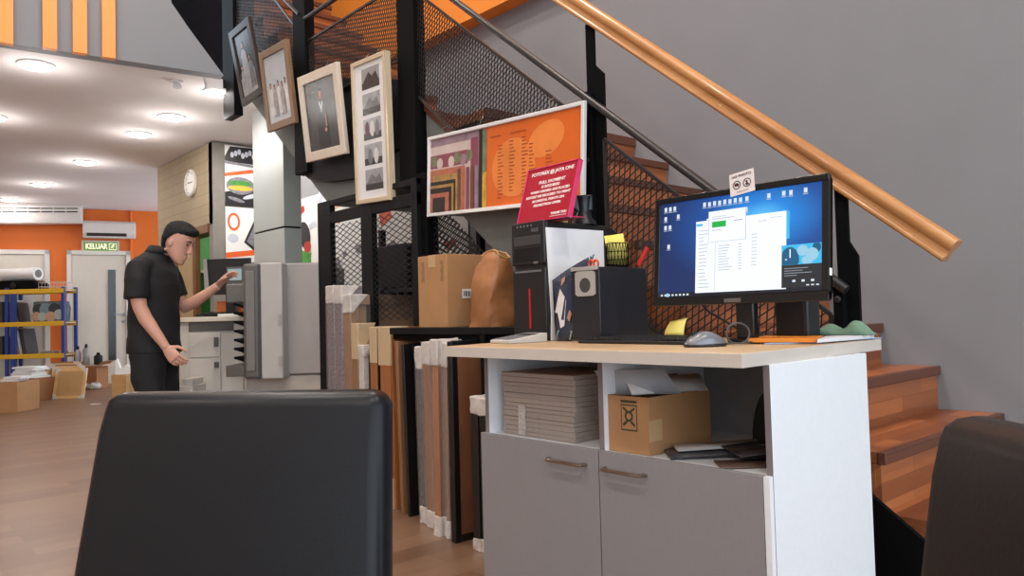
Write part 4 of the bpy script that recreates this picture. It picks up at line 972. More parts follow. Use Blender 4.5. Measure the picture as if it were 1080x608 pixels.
# ------------------------------------------------------------------ subwoofer
sx, sy0 = 1.955, 1.744; sy1 = onX(603, 330, sx).y; sx1 = onY(683, 320, sy0).x; sz = onX(634, 281, sx).z
sub = thing('subwoofer', 'black box subwoofer with silver round port at its front', 'speaker', ((sx + sx1) / 2, (sy0 + sy1) / 2, DT))
MB().box((sx, sy0, DT + .006), (sx1, sy1, sz)).build('cabinet', mat('sub_black', (30, 31, 38), .35, var=.05), sub, bevel=.004)
for x in (sx + .02, sx1 - .02):
    for y in (sy0 + .02, sy1 - .02): MB().lathe([(.009, 0), (.009, .006)], (x, y, DT + .0003), UP, 10).build('foot', M_blk2, sub)
M_sil = mat('silver_plastic', (196, 194, 190), .3, .5)
yp0, yp1 = ypx(628, 290, sx), ypx(607, 290, sx); zp0, zp1 = sz - .10, sz - .012; pc = V((sx - .004, (yp0 + yp1) / 2, (zp0 + zp1) / 2 - .006))
k = MB(); R0, n_ = .026, 28; ow, oh = (yp1 - yp0) / 2, (zp1 - zp0) / 2
outer = []
for i in range(n_):
    t = 2 * math.pi * i / n_; c_, s_ = math.cos(t), math.sin(t); q = min(ow / max(abs(c_), 1e-6), oh / max(abs(s_), 1e-6)); outer.append((c_ * q, s_ * q))
vs = [V((sx - .004, (yp0 + yp1) / 2 + a, (zp0 + zp1) / 2 + b_)) for a, b_ in outer]; vs += [V((sx - .004, pc.y + R0 * math.cos(2 * math.pi * i / n_), pc.z + R0 * math.sin(2 * math.pi * i / n_))) for i in range(n_)]
vs += [v + V((.0035, 0, 0)) for v in vs[:n_]]
fs = [(i, (i + 1) % n_, n_ + (i + 1) % n_, n_ + i) for i in range(n_)] + [(i, (i + 1) % n_, 2 * n_ + (i + 1) % n_, 2 * n_ + i) for i in range(n_)]
k.add(vs, fs); k.build('port_plate', M_sil, sub)
MB().lathe([(R0, 0), (R0 * .75, .012), (R0 * .6, .04)], (sx - .0035, pc.y, pc.z), (1, 0, 0), 28).build('port', mat('port_shade', (92, 90, 88), .35, .6), sub)
MB().box((sx - .005, sy0 + .003, sz - .010), (sx + .0, sy1 - .004, sz + .003)).build('top_strip', M_sil, sub, bevel=.001)
# pen cup and scissors on the subwoofer
pcx, pcy = 2.12, 1.80
cup = thing('pen_cup', 'black mesh pen cup stuffed with yellow notes on the subwoofer', 'pen cup', (pcx, pcy, sz))
k = MB(); k.lathe([(.038, 0), (.038, .003)], (pcx, pcy, sz + .001), UP, 20)
for z in (.004, .03, .06, .09): k.tube([(pcx + .04 * math.cos(2 * math.pi * i / 24), pcy + .04 * math.sin(2 * math.pi * i / 24), sz + z) for i in range(25)], .0016, 5)
for i in range(20):
    a = 2 * math.pi * i / 20; k.tube([(pcx + .04 * math.cos(a), pcy + .04 * math.sin(a), sz + .002), (pcx + .04 * math.cos(a + .3), pcy + .04 * math.sin(a + .3), sz + .09)], .0011, 4); k.tube([(pcx + .04 * math.cos(a), pcy + .04 * math.sin(a), sz + .002), (pcx + .04 * math.cos(a - .3), pcy + .04 * math.sin(a - .3), sz + .09)], .0011, 4)
k.build('mesh_holder', M_blk, cup)
def slip(label, c, w, h, tilt, m, lean=.0):
    ax = RT * math.cos(tilt) + UP * math.sin(tilt); ay = -RT * math.sin(tilt) + UP * math.cos(tilt) + FW * lean
    o = MB().grid(lambda s, t: V(c) + ax * (w * (s - .5)) + ay * (h * t) + FW * (.012 * math.sin(s * 3)), 6, 2).build('note_slip', m, solid=.002); return tag(o, label, 'note', 'yellow notes in the pen cup')
M_yel = mat('note_yellow', (236, 208, 96), .6, var=.05); M_yg = mat('note_olive', (188, 178, 92), .6, var=.05)
slip('bright yellow note slip at the top of the pen cup', (pcx, pcy, sz + .045), .070, .080, .12, M_yel, .1)
slip('dull olive note pad behind the yellow slip in the pen cup', (pcx - .004, pcy, sz + .015), .074, .082, -.08, M_yg, -.1)
sc = thing('scissors', 'orange handled scissors lying beside the pen cup on the subwoofer', 'scissors', (2.03, 1.83, sz))
for dy in (-.0, .022): MB().tube([V((2.02, 1.815 + dy, sz + .016)) + V((0, .011 * math.cos(2 * math.pi * i / 16), .013 * math.sin(2 * math.pi * i / 16))) for i in range(17)], .0045, 6).build('handle', mat('orange_plastic', (216, 84, 40), .35), sc)
MB().box((2.03, 1.822, sz + .002), (2.12, 1.832, sz + .006)).build('blade', mat('brushed_steel', (150, 150, 150), .35, 1.0), sc)
rk = thing('marker_pen', 'red marker leaning beside the pen cup behind the subwoofer', 'pen', (2.205, 1.765, sz))
a0, a1 = V((2.195, 1.765, sz + .010)), V((2.215, 1.735, sz + .075))
MB().tube([a0, a1], .0085, 10).build('barrel', mat('red_plastic2', (206, 40, 36), .35), rk); MB().tube([a1, a1 + (a1 - a0).normalized() * .025], [.007, .005], 10).build('cap', M_blk2, rk)

# ------------------------------------------------------------------ red acrylic sign, card and scanner cradle on the tower
ZT2 = DT + THG
sl, sr_ = onZ(545.5, 229, ZT2 + .003), onZ(599, 223, ZT2 + .003)
sl = onX(546, 228, TX + .03); sr_ = onX(599, 223, TX + .02); zz = ZT2 + .001; sl.z = sr_.z = zz
su = (sr_ - sl); SWD = su.length; su.normalize(); tl_ = math.radians(17)
back = UP.cross(su); back = back if back.x > 0 else -back
sv = (UP * math.cos(tl_) + back * math.sin(tl_)).normalized(); sn = su.cross(sv)
SHT = .232
sg = thing('counter_sign', 'red acrylic counter sign with white lettering standing on the computer tower', 'sign', (sl + sr_) / 2)
M_red = mat('sign_red', (172, 22, 44), .3, var=.03); M_pink = mat('acrylic_pink', (222, 60, 110), .12, coat=.6)
MB().prism([sl, sl + su * SWD, sl + su * SWD + sv * SHT, sl + sv * SHT], -sn * .004).build('sign_plate', M_red, sg)
k = MB(); e = .004
for (a0, b0, a1, b1) in ((-e, 0, 0, SHT + e), (SWD, 0, SWD + e, SHT + e), (-e, SHT, SWD + e, SHT + e)):
    k.prism([sl + su * a0 + sv * b0 + sn * .004, sl + su * a1 + sv * b0 + sn * .004, sl + su * a1 + sv * b1 + sn * .004, sl + su * a0 + sv * b1 + sn * .004], -sn * .022)
k.prism([sl, sl + su * SWD, sl + su * SWD + back * .09, sl + back * .09], UP * .003)
k.build('acrylic_stand', M_pink, sg)
M_let = mat('sign_white', (240, 226, 222), .4)
sp_ = lambda a, b_: sl + su * (SWD * a) + sv * (SHT * b_) + sn * .0008
for body, a, b_, size, ft in (('FOTOREX @ JAYA ONE', .51, .895, .021, .84), ('FULL PAYMENT', .54, .72, .018, .52), ('IS REQUIRED', .53, .635, .015, .36), ('WHEN ORDERS ARE PLACED', .53, .55, .014, .78), ('BEFORE WE PROCEED TO PRINT', .51, .465, .014, .88), ('AS DIGITAL PRINTS ON', .53, .38, .014, .64), ('PROMOTION OFFER', .53, .295, .014, .54), ('THANK YOU', .80, .10, .013, .30)):
    text('lettering', body, M_let, sg, sp_(a, b_), su, sv, size, bold=.0006, fit=SWD * ft)
MB().prism([sp_(.64, .045), sp_(.96, .045), sp_(.96, .055), sp_(.64, .055)], sn * .0004).build('underline', M_let, sg)
o = MB().prism([(TX + .14, TY + .035, ZT2 - .003), (TX + .14, TY + .16, ZT2 - .003), (TX + .17, TY + .16, ZT2 + .085), (TX + .16, TY + .065, ZT2 + .085), (TX + .145, TY + .035, ZT2 + .05)], (.03, 0, 0)).build('cardboard_block', M_card, bevel=.002)
tag(o, 'small cardboard piece behind the red sign on the tower', 'box')
qx = TX + .27; qy = max(TY + .04, min(TY + TWD - .045, onX(621, 228, qx).y))
cr_ = thing('scanner_cradle', 'black hand scanner cradle on top of the computer tower', 'holder', (qx, qy, ZT2))
MB().lathe([(.052, 0), (.05, .012), (.034, .03), (.028, .06), (.032, .10), (.036, .118)], (qx, qy, ZT2 - .003), UP, 24).build('pedestal', mat('cradle_black', (24, 25, 30), .35), cr_)
MB().prism([LF(0, 0, 0) + V((qx, qy, 0)) + RT * a + UP * (ZT2 + b_) - FW * .02 for a, b_ in ((-.10, .098), (-.092, .118), (.036, .122), (.036, .055), (-.02, .045), (-.05, .07), (-.085, .082))], FW * .045).build('cradle_head', mat('cradle_black', (24, 25, 30), .35), cr_, bevel=.006)

# ------------------------------------------------------------------ small things on the worktop
M_key = mat('key_black', (22, 22, 24), .4)
kx0, kx1, ky0, ky1 = 1.90, 2.03, 1.345, 1.80
kb = thing('keyboard', 'black keyboard lying in front of the monitor', 'keyboard', ((kx0 + kx1) / 2, (ky0 + ky1) / 2, DT))
MB().prism([(kx0, ky0, DT + .0005), (kx1, ky0, DT + .0005), (kx1, ky0, DT + .022), (kx0, ky0, DT + .011)], (0, ky1 - ky0, 0)).build('base', M_key, kb, bevel=.003)
for row in range(5):
    xk = kx0 + .012 + row * .022; zk_ = DT + .0125 + (xk - kx0) * .085
    for c_ in range(18):
        yk_ = ky0 + .012 + c_ * .0242
        if row == 0 and 5 <= c_ <= 9: continue
        MB().box((xk, yk_, zk_), (xk + .019, yk_ + .0212, zk_ + .006)).build('key', mat('keycap', (40, 40, 43), .45), kb)
MB().box((kx0 + .012, ky0 + .012 + 5 * .0242, DT + .0125), (kx0 + .031, ky0 + .012 + 10 * .0242 - .003, DT + .0185)).build('space_bar', mat('keycap', (40, 40, 43), .45), kb)
c_ = onZ(744, 366, DT)
ms = thing('mouse', 'silver and black computer mouse near the front of the desk', 'mouse', c_)
ax_, ay_ = (RT * .98 + FW * .2).normalized(), None; ay_ = UP.cross(ax_).normalized()
def shell(s0, s1, z0, sc_=1.0, flatbase=True):
    vs = []; fs = []; nu, nv = 28, 9
    for j in range(nv + 1):
        ph_ = math.pi / 2 * j / nv
        for i in range(nu):
            t = 2 * math.pi * i / nu; x = .062 * math.cos(t) * math.cos(ph_) ** .7 * sc_; y = .033 * math.sin(t) * math.cos(ph_) ** .7 * sc_ * (1 - .10 * math.cos(t))
            z = .036 * math.sin(ph_) * sc_ * (1 - .0 * math.cos(t)) 
            z *= 1 - .45 * max(0, (x / .062)) ** 1.5 if x > 0 else 1 - .55 * max(0, (-x / .062)) ** 2
            vs.append(c_ + ax_ * x + ay_ * y + UP * (z0 + z))
    for j in range(nv):
        for i in range(nu): fs.append((j * nu + i, j * nu + (i + 1) % nu, (j + 1) * nu + (i + 1) % nu, (j + 1) * nu + i))
    fs.append(tuple(range(nu - 1, -1, -1))); b = MB(); b.add(vs, fs); return b
MB().lathe([(1, 0), (1, .008)], (0, 0, 0), UP, 4) 
k = MB(); k.prism([c_ + ax_ * (.064 * math.cos(2 * math.pi * i / 28)) + ay_ * (.035 * math.sin(2 * math.pi * i / 28)) + UP * .0008 for i in range(28)], UP * .008); k.build('base', M_key, ms, bevel=.003)
shell(0, 1, .008).build('shell', mat('mouse_silver', (120, 122, 126), .3, .3), ms, angle=80)
k = MB(); w0 = c_ - ax_ * .03; k.lathe([(.009, -.004), (.010, 0), (.009, .004)], w0 + UP * .034, ay_, 14); k.build('scroll_wheel', M_blk2, ms)
pts = [c_ + ax_ * .06 + UP * .006]
for i in range(15):
    t = -1.3 + i * .42; pts.append(c_ + ax_ * (.115 + .035 * math.cos(t)) + ay_ * (.02) + UP * (.034 + .030 * math.sin(t)) + FW * .02 * i / 15)
pts += [V((2.02, 1.2, DT + .006)), V((2.06, 1.12, DT + .005)), V((2.2, 1.16, DT + .005))]
MB().tube(pts, .0028, 6).build('cable', mat('cable_grey', (70, 68, 66), .5), ms)
o = MB().tube([V((2.10, 1.52, 1.10)), V((2.12, 1.42, .99)), V((2.16, 1.30, DT + .02)), V((2.18, 1.22, DT + .008)), V((2.2, 1.12, DT + .012)), V((2.23, 1.06, DT + .006))], .004, 7).build('monitor_cable', mat('cable_black', (30, 29, 29), .5)); tag(o, 'black cable drooping behind the monitor onto the desk', 'cable')
n0 = onX(700.5, 349, 2.0); n1 = onX(721, 347, 2.0); n0.z = n1.z = DT + .026
nt_ = MB().grid(lambda s, t: n0 * (1 - s) + n1 * s + UP * ((.043 + .012 * s) * t) + V((.022 * t * t, 0, 0)) + RT * (.008 * t * (1 - s)), 2, 5)
o = nt_.build('sticky_note', mat('sticky_yellow', (244, 226, 120), .6, var=.03), solid=.001); tag(o, 'yellow sticky note standing up behind the keyboard', 'note')
# envelope, papers and green cloth at the right end
def flat(name, label, cat, pxs, z, th, mt):
    pts = [onZ(x, y, z) for x, y in pxs]
    for p in pts: p.x = min(p.x, 2.43)
    o = MB().prism(pts, (0, 0, th)).build(name, mt, bevel=.0008); return tag(o, label, cat)
def onp(x, y, z): p = onZ(x, y, z); p.x = min(p.x, 2.425); p.z = z; return p
o = MB().prism([onp(x, y, DT + .001) for x, y in ((806, 363.4), (862, 362.2), (930, 357.2), (941, 354.6), (912, 356.5), (850, 359))], (0, 0, .003)).build('folder', mat('blue_folder', (150, 176, 206), .4)); tag(o, 'pale blue folder under the papers at the desk right end', 'folder')
z_ = DT + .0045
k = MB(); k.prism([onp(x, y, z_) for x, y in ((862, 361.8), (922, 356.8), (937, 354.2), (905, 355.8), (872, 358))], (0, 0, .010)); o = k.build('paper_stack', mat('paper_white2', (228, 230, 232), .6, var=.02)); tag(o, 'white papers overhanging the right edge of the desk', 'paper')
k = MB(); k.prism([onp(x, y, z_) for x, y in ((789, 361.6), (861, 361.4), (868, 358.4), (806, 358.2))], (0, 0, .012)); o = k.build('envelope', mat('orange_paper', (236, 140, 40), .55, var=.03), bevel=.001); tag(o, 'orange envelope lying right of the mouse cable', 'envelope')
def cloth(s, t):
    a = onX(858, 353, 2.32) * (1 - s) + onX(917, 354, 2.32) * s; a = V((2.30 + .06 * (1 - t), a.y, DT + .016))
    h = (.030 + .014 * math.sin(s * 9) + .02 * math.exp(-((s - .80) / .12) ** 2)) * math.sin(math.pi * min(1, s * 1.02)) ** .6
    return a + UP * (h * math.sin(math.pi * t) ** .8) + V((.0, .01 * math.sin(t * 7 + s * 4), 0))
o = MB().grid(cloth, 26, 8).build('cloth', mat('green_cloth', (110, 140, 116), .8, var=.08), solid=.002); tag(o, 'crumpled green cloth on the papers at the desk right end', 'cloth')
# calculator at the left end
ca, cb_ = V((1.835, 2.155, DT + .001)), None
cal = thing('calculator', 'pale flat calculator propped at the left end of the desk', 'calculator', (1.87, 2.07, DT))
cu_ = (V((1, -.12, 0))).normalized(); cvv = V((.12, 1, 0)).normalized()
c0 = V((1.80, 2.04, DT + .0008))
def cq(a, b_, z): return c0 + cu_ * a + cvv * b_ + UP * z
k = MB(); k.add([cq(0, 0, 0), cq(.17, 0, 0), cq(.17, .13, 0), cq(0, .13, 0), cq(0, 0, .012), cq(.17, 0, .034), cq(.17, .13, .034), cq(0, .13, .012)], [(0, 3, 2, 1), (4, 5, 6, 7), (0, 1, 5, 4), (1, 2, 6, 5), (2, 3, 7, 6), (3, 0, 4, 7)])
k.build('body', mat('calc_white', (196, 192, 184), .4), cal, bevel=.003)
f = lambda a, b_: cq(a, b_, .0125 + a * .1294)
MB().face([f(.10, .02), f(.15, .02), f(.15, .11), f(.10, .11)]).build('display', mat('calc_lcd', (70, 76, 78), .25), cal, smooth=False, solid=.001)
for i in range(4):
    for j in range(5):
        a, b_ = .012 + i * .021, .014 + j * .022; MB().prism([f(a, b_), f(a + .015, b_), f(a + .015, b_ + .017), f(a, b_ + .017)], (0, 0, .002)).build('key', mat('calc_key', (120, 120, 122), .4), cal)

# ------------------------------------------------------------------ leather chairs in the foreground
M_lea = mat('black_leather', (15, 15, 19), .36, var=.06, scale=220, bump=.05, spec=.3)
M_leg = plank_mat('dark_chair_leg', (40, 28, 22), (60, 42, 34), .6, .08, .4, 'x')
def chair(label, c, face, wt, wb, ztop, tilt, th=.055, mat_=None):
    """upholstered dining chair; c = ground point under the middle of the back's top edge, face = way the sitter looks"""
    face = V(face).normalized(); s_ = UP.cross(face).normalized(); mat_ = mat_ or M_lea
    t = thing('dining_chair', label, 'chair', c)
    zb_ = .40; tt = math.tan(tilt)
    def bp(a, z, o_): return V(c) + s_ * a + UP * z + face * ((ztop - z) * tt + o_)
    n = 9; rows = 10; vs = []; fs = []
    prof_ = rounded_rect(1, 1, .16, 4)
    ring = len(prof_)
    for j in range(rows + 1):
        z = zb_ + (ztop - zb_) * j / rows; w = wb + (wt - wb) * ((z - .66) / (ztop - .66))
        k_ = 1.0; 
        for (x, y) in rounded_rect(w, th, th * .42, 4): vs.append(bp(x, z, -y + th / 2))
    # rounded crown
    for (dz, ins) in ((.010, .006), (.017, .016), (.020, .030)):
        for (x, y) in rounded_rect(wt - 2 * ins * .8, max(th - 2 * ins * .8, .012), max(th - 2 * ins * .8, .012) * .42, 4): vs.append(bp(x, ztop - .020 + dz + (.0), -y + th / 2))
    for j in range(len(vs) // ring - 1):
        for i in range(ring): fs.append((j * ring + i, j * ring + (i + 1) % ring, (j + 1) * ring + (i + 1) % ring, (j + 1) * ring + i))
    fs += [tuple(range(ring - 1, -1, -1)), tuple(len(vs) - ring + i for i in range(ring))]
    zcut = ztop - .020
    for i in range((rows) * ring, (rows + 1) * ring): vs[i] = vs[i] + (UP * (zcut - ztop)) * 1.0
    b = MB(); b.add(vs, fs); b.build('backrest', mat_, t, angle=60)
    o_ = (ztop - .45) * tt
    sc_ = V(c) + face * (o_ + .25)
    k = MB(); k.obox(sc_ + UP * .435, face * .235, s_ * (wb / 2), UP * .04); k.build('seat', mat_, t, bevel=.02)
    for fa in (-.205, .21):
        for sa in (-1, 1):
            p = sc_ + face * fa + s_ * (sa * (wb / 2 - .025)); q_ = MB(); q_.prism([p + face * a + s_ * b_ + UP * .4 for a, b_ in ((-.02, -.02), (.02, -.02), (.02, .02), (-.02, .02))], (0, 0, .001))
            q_ = MB(); top_ = [p + face * a + s_ * b_ + UP * .398 for a, b_ in ((-.022, -.022), (.022, -.022), (.022, .022), (-.022, .022))]; bot_ = [p + face * a * .6 + s_ * b_ * .6 + UP * .0005 for a, b_ in ((-.022, -.022), (.022, -.022), (.022, .022), (-.022, .022))]
            q_.add(bot_ + top_, [(0, 3, 2, 1), (4, 5, 6, 7), (0, 1, 5, 4), (1, 2, 6, 5), (2, 3, 7, 6), (3, 0, 4, 7)]); q_.build('leg', M_leg, t, bevel=.002)
    return t
pl_, pr_ = onZ(131, 412, .905), onZ(419, 408.5, .905)
cd = (pr_ - pl_); cw_ = cd.length; fc = UP.cross(cd.normalized()); fc = fc if fc.dot(FW) < 0 else -fc
mid = (pl_ + pr_) / 2; mid.z = 0
chair('black leather dining chair with wide back at the front left', mid, fc, cw_, cw_ + .022, .905, math.radians(12))
g0 = onZ(1044, 434, .905); g0.z = 0
fd2 = (-RT * 1.0 - FW * .02).normalized()
sd2 = UP.cross(fd2).normalized(); sd2 = sd2 if sd2.dot(FW) > 0 else -sd2
chair('black leather dining chair at the right edge, in front of the stairs', g0 - sd2 * .21 + RT * .0, fd2, .42, .42, .905, math.radians(9), mat_=mat('black_leather_warm', (26, 23, 22), .45, var=.08, scale=200, bump=.06, spec=.35))
# ------------------------------------------------------------------ ceiling lights of the low ceiling
M_ring = mat('lamp_ring', (236, 234, 232), .5)
LAMPS = []
for i, (x, y, lab) in enumerate(((38, 68, 'round ceiling light nearest the orange fins, largest in view'), (229.5, 97, 'bluish round ceiling light beside the dark stair post'), (181, 123, 'round ceiling light second from the dark stair post'), (146, 141, 'round ceiling light in the middle of the low ceiling'),
                                 (89.5, 171, 'round ceiling light above the doors, left of the clock block'), (43, 194.5, 'small far ceiling light close to the air conditioner'), (-9, 123, 'round ceiling light cut by the left edge of the picture'), (10, 210.5, 'farthest ceiling light glaring just above the long air conditioner'))):
    p = onZ(x, y, 2.95)
    t = thing('ceiling_light', lab, 'ceiling light', (p.x, p.y, 2.93), 'round lights in the low ceiling')
    MB().lathe([(.125, 0), (.125, -.012), (.105, -.016), (.105, -.004)], (p.x, p.y, 2.951), UP, 28).build('ring', M_ring, t)
    MB().lathe([(.104, 0), (.104, -.018), (.07, -.026)], (p.x, p.y, 2.947), UP, 28).build('lens', M_lamp, t)
    LAMPS.append(p)
p = onZ(187, 86, 2.95)
t = thing('ceiling_sensor', 'small clear sensor on the white ceiling left of the bluish light', 'sensor', (p.x, p.y, 2.88))
MB().lathe([(.05, 0), (.05, -.012), (.03, -.018)], (p.x, p.y, 2.951), UP, 16).build('base', M_ring, t); MB().lathe([(.026, -.018), (.034, -.05), (.01, -.06)], (p.x, p.y, 2.951), UP, 12).build('head', mat('clear_plastic', (226, 226, 226), .1, alpha=.8), t)

# ------------------------------------------------------------------ air conditioners and exit sign on the far wall
def farbox(b, x0, x1, y0, y1, o0, o1, m=0):
    """box on the far wall: picture columns x0..x1 and heights y0..y1, from o0 to o1 in front of it"""
    A, B_ = far(x0, (y0 + y1) / 2, o0), far(x1, (y0 + y1) / 2, o0); zt, zb2 = far((x0 + x1) / 2, y0, (o0 + o1) / 2).z, far((x0 + x1) / 2, y1, (o0 + o1) / 2).z
    P = [V((A.x, A.y, zb2)), V((B_.x, B_.y, zb2)), V((B_.x, B_.y, zt)), V((A.x, A.y, zt))]
    return b.prism(P, -FN * (o1 - o0), m)
M_ac = mat('ac_white', (222, 214, 208), .4, var=.02); M_acd = mat('ac_slot', (50, 46, 46), .5)
t = thing('air_conditioner', 'long ceiling-hung air conditioner with black outlet, top left', 'air conditioner', far(30, 230, .25))
A, B_ = far(-30, 225, .45), far(86.5, 225, .45); zt, zb2 = 2.945, far(40, 237.5, .45).z
u_ = (B_ - A).normalized(); Lh = (B_ - A).length; A.z = 0
pr_ = [(0, zt), (.45, zt), (.52, zt - .07), (.52, zt - .14), (.40, zb2), (0, zb2 + .02)]
MB().prism([A + FN * .43 - FN * o + UP * z for o, z in pr_], u_ * Lh).build('housing', M_ac, t, bevel=.01)
k = MB(); k.prism([A + FN * .43 - FN * o + UP * z + u_ * .05 for o, z in ((.50, zt - .10), (.525, zt - .105), (.505, zt - .175), (.48, zt - .175))], u_ * (Lh - .10)); k.build('outlet', M_acd, t)
k = MB()
for i in range(9): 
    s_ = .05 + (Lh - .1) * i / 8; k.prism([A + FN * .43 - FN * o + UP * z + u_ * (s_ - .006) for o, z in ((.50, zt - .10), (.528, zt - .105), (.508, zt - .18), (.48, zt - .18))], u_ * .012)
k.build('outlet_divider', M_ac, t)
t = thing('air_conditioner', 'small white wall air conditioner above the exit sign', 'air conditioner', far(115, 251, .1))
A, B_ = far(87.5, 240, .0), far(143, 240, .0); zt, zb2 = far(115, 234, .1).z, far(115, 251.5, .1).z; A.z = B_.z = 0; u_ = (B_ - A).normalized(); Lh = (B_ - A).length
pr_ = [(0.002, zt), (.16, zt), (.21, zt - .04), (.21, zb2 + .07), (.15, zb2), (.002, zb2)]
MB().prism([A - FN * o + UP * z for o, z in pr_], u_ * Lh).build('housing', M_ac, t, bevel=.012)
MB().prism([A - FN * o + UP * z + u_ * .06 for o, z in ((.19, zb2 + .062), (.214, zb2 + .075), (.190, zb2 + .03), (.17, zb2 + .025))], u_ * (Lh - .2)).build('outlet', M_acd, t)
t = thing('exit_sign', 'green KELUAR exit sign over the white door', 'sign', far(105, 266, .05))
M_esf = mat('sign_frame', (196, 186, 170), .5); M_esg = mat('sign_green', (104, 142, 66), .4, emit=(110, 150, 70), es=.25)
k = MB(); farbox(k, 86, 126, 254, 266.5, .0, .05); k.build('housing', M_esf, t, bevel=.004)
k = MB(); farbox(k, 88.3, 124, 255.8, 264.8, .05, .055); k.build('green_face', M_esg, t)
A, B_ = far(89, 260, .056), far(123, 260, .056); zc = far(106, 260.3, .056).z; u_ = (B_ - A); u_.z = 0; Lh = u_.length; u_.normalize()
M_esw = mat('sign_letter', (236, 232, 200), .4, emit=(240, 236, 200), es=.55)
c_ = (A + B_) / 2; c_.z = zc
text('lettering', 'KELUAR', M_esw, t, c_ - u_ * Lh * .13, u_, UP, .125, bold=.004, fit=Lh * .68)
k = MB(); pc = c_ + u_ * Lh * .38
nn = u_.cross(UP)
k.face([pc + u_ * a + UP * b_ + nn * .001 for a, b_ in ((-.06, -.055), (.06, -.055), (.06, .055), (-.06, .055))], 0); k.face([pc + u_ * a + UP * b_ + nn * .002 for a, b_ in ((-.05, -.045), (.05, -.045), (.05, .045), (-.05, .045))], 1)
blob_on(k, pc, u_, UP, nn, .01, .028, .012, .012, .003, 0)
for (x0, y0, x1, y1) in ((.0, .018, -.01, -.008), (-.01, -.008, .012, -.03), (-.01, -.008, -.032, -.026), (.0, .015, .028, .004), (0, .015, -.03, .008)):
    d_ = V((x1 - x0, y1 - y0, 0)).normalized() * .006
    k.face([pc + u_ * a + UP * b_ + nn * .003 for a, b_ in ((x0 - d_.y, y0 + d_.x), (x1 - d_.y, y1 + d_.x), (x1 + d_.y, y1 - d_.x), (x0 + d_.y, y0 - d_.x))], 0)
k.build('running_figure', [M_esw, M_esg], t, smooth=False)

# ------------------------------------------------------------------ wall clock on the masonry
XCk = bx0 - .004; cc_ = onX(202.5, 193.5, XCk)
ck = thing('wall_clock', 'round white wall clock on the tan masonry wall', 'clock', (XCk, cc_.y, cc_.z - .16))
MB().lathe([(.155, 0), (.155, .03), (.14, .04), (.135, .03), (.135, .022)], cc_, (-1, 0, 0), 36).build('rim', mat('clock_rim', (224, 220, 210), .35), ck)
MB().lathe([(.133, .0), (.133, .0235)], cc_, (-1, 0, 0), 36).build('face', mat('clock_face', (236, 234, 228), .4, var=.01), ck)
k = MB(); fc0 = cc_ - V((.026, 0, 0))
for i in range(12):
    a = 2 * math.pi * i / 12; u1 = V((0, -math.sin(a), math.cos(a))); k.bar(fc0 + u1 * .108, fc0 + u1 * .125, .008, .002, (1, 0, 0))
k.build('hour_marks', M_blk2, ck)
k = MB(); 
for a, L_, w_ in ((math.radians(88), .085, .008), (math.radians(-80), .06, .011)): u1 = V((0, -math.sin(a), math.cos(a))); k.bar(fc0 - V((.003, 0, 0)), fc0 + u1 * L_ - V((.003, 0, 0)), w_, .002, (1, 0, 0))
k.build('hands', M_blk2, ck)

# ------------------------------------------------------------------ yellow and blue shelving on the far left
M_yl = mat('beam_yellow', (226, 176, 34), .45, var=.04); M_bl = mat('post_blue', (36, 62, 132), .45, var=.06); M_deck = mat('shelf_board', (190, 176, 156), .7)
DS = 11.72
def G5(px, py, d=DS): return atD(px, py, d)
shv = thing('storage_shelving', 'yellow beam and blue post storage shelving before the left door', 'shelving', LF(-7.4, DS + .2, 0))
def zat(py, px=35, d=DS): return atD(px, py, d).z
lat = lambda px, d=DS: (atD(px, 350, d)).dot(RT)
zs = [zat(307.5), zat(342), zat(376)]
l0, l1 = lat(-30), lat(66.5); lm = lat(7)
for la in (l1, lm, l0 + .03):
    for dd in (0, .33):
        k = MB(); c_ = LF(la, DS + dd, 0); k.prism([c_ - RT * .025 - FW * .02, c_ + RT * .025 - FW * .02, c_ + RT * .025 + FW * .02, c_ - RT * .025 + FW * .02], UP * (zs[0] + .06)); k.build('post', M_bl, shv, bevel=.003)
k = MB(); c_ = LF(lm + .10, DS, 0); k.prism([c_ - RT * .045 - FW * .02, c_ + RT * .045 - FW * .02, c_ + RT * .045 + FW * .02, c_ - RT * .045 + FW * .02], UP * (zs[0] + .0)); k.build('post', M_bl, shv, bevel=.003)
for z in zs + [.16]:
    for dd in (0, .33):
        k = MB(); k.prism([LF(l0, DS + dd - .022, z - .035), LF(l1 + .02, DS + dd - .022, z - .035), LF(l1 + .02, DS + dd - .022, z + .035), LF(l0, DS + dd - .022, z + .035)], FW * .035); k.build('beam', M_yl, shv, bevel=.004)
    k = MB(); k.prism([LF(l0, DS + .0, z + .0), LF(l1, DS, z + .0), LF(l1, DS + .34, z), LF(l0, DS + .34, z)], UP * .018); k.build('shelf_board', M_deck, shv)
ZS0, ZS1, ZS2 = [z + .0185 for z in zs]
def lbox(name, label, cat, px0, px1, d0, d1, z0, z1, m, group=None, bevel=.004, tilt=0.0):
    a, b_ = lat(px0, d0), lat(px1, d0); k = MB()
    k.prism([LF(a, d0, z0), LF(b_, d0, z0), LF(b_ - tilt, d0, z1), LF(a - tilt, d0, z1)], FW * (d1 - d0)); o = k.build(name, m, bevel=bevel); return tag(o, label, cat, group)
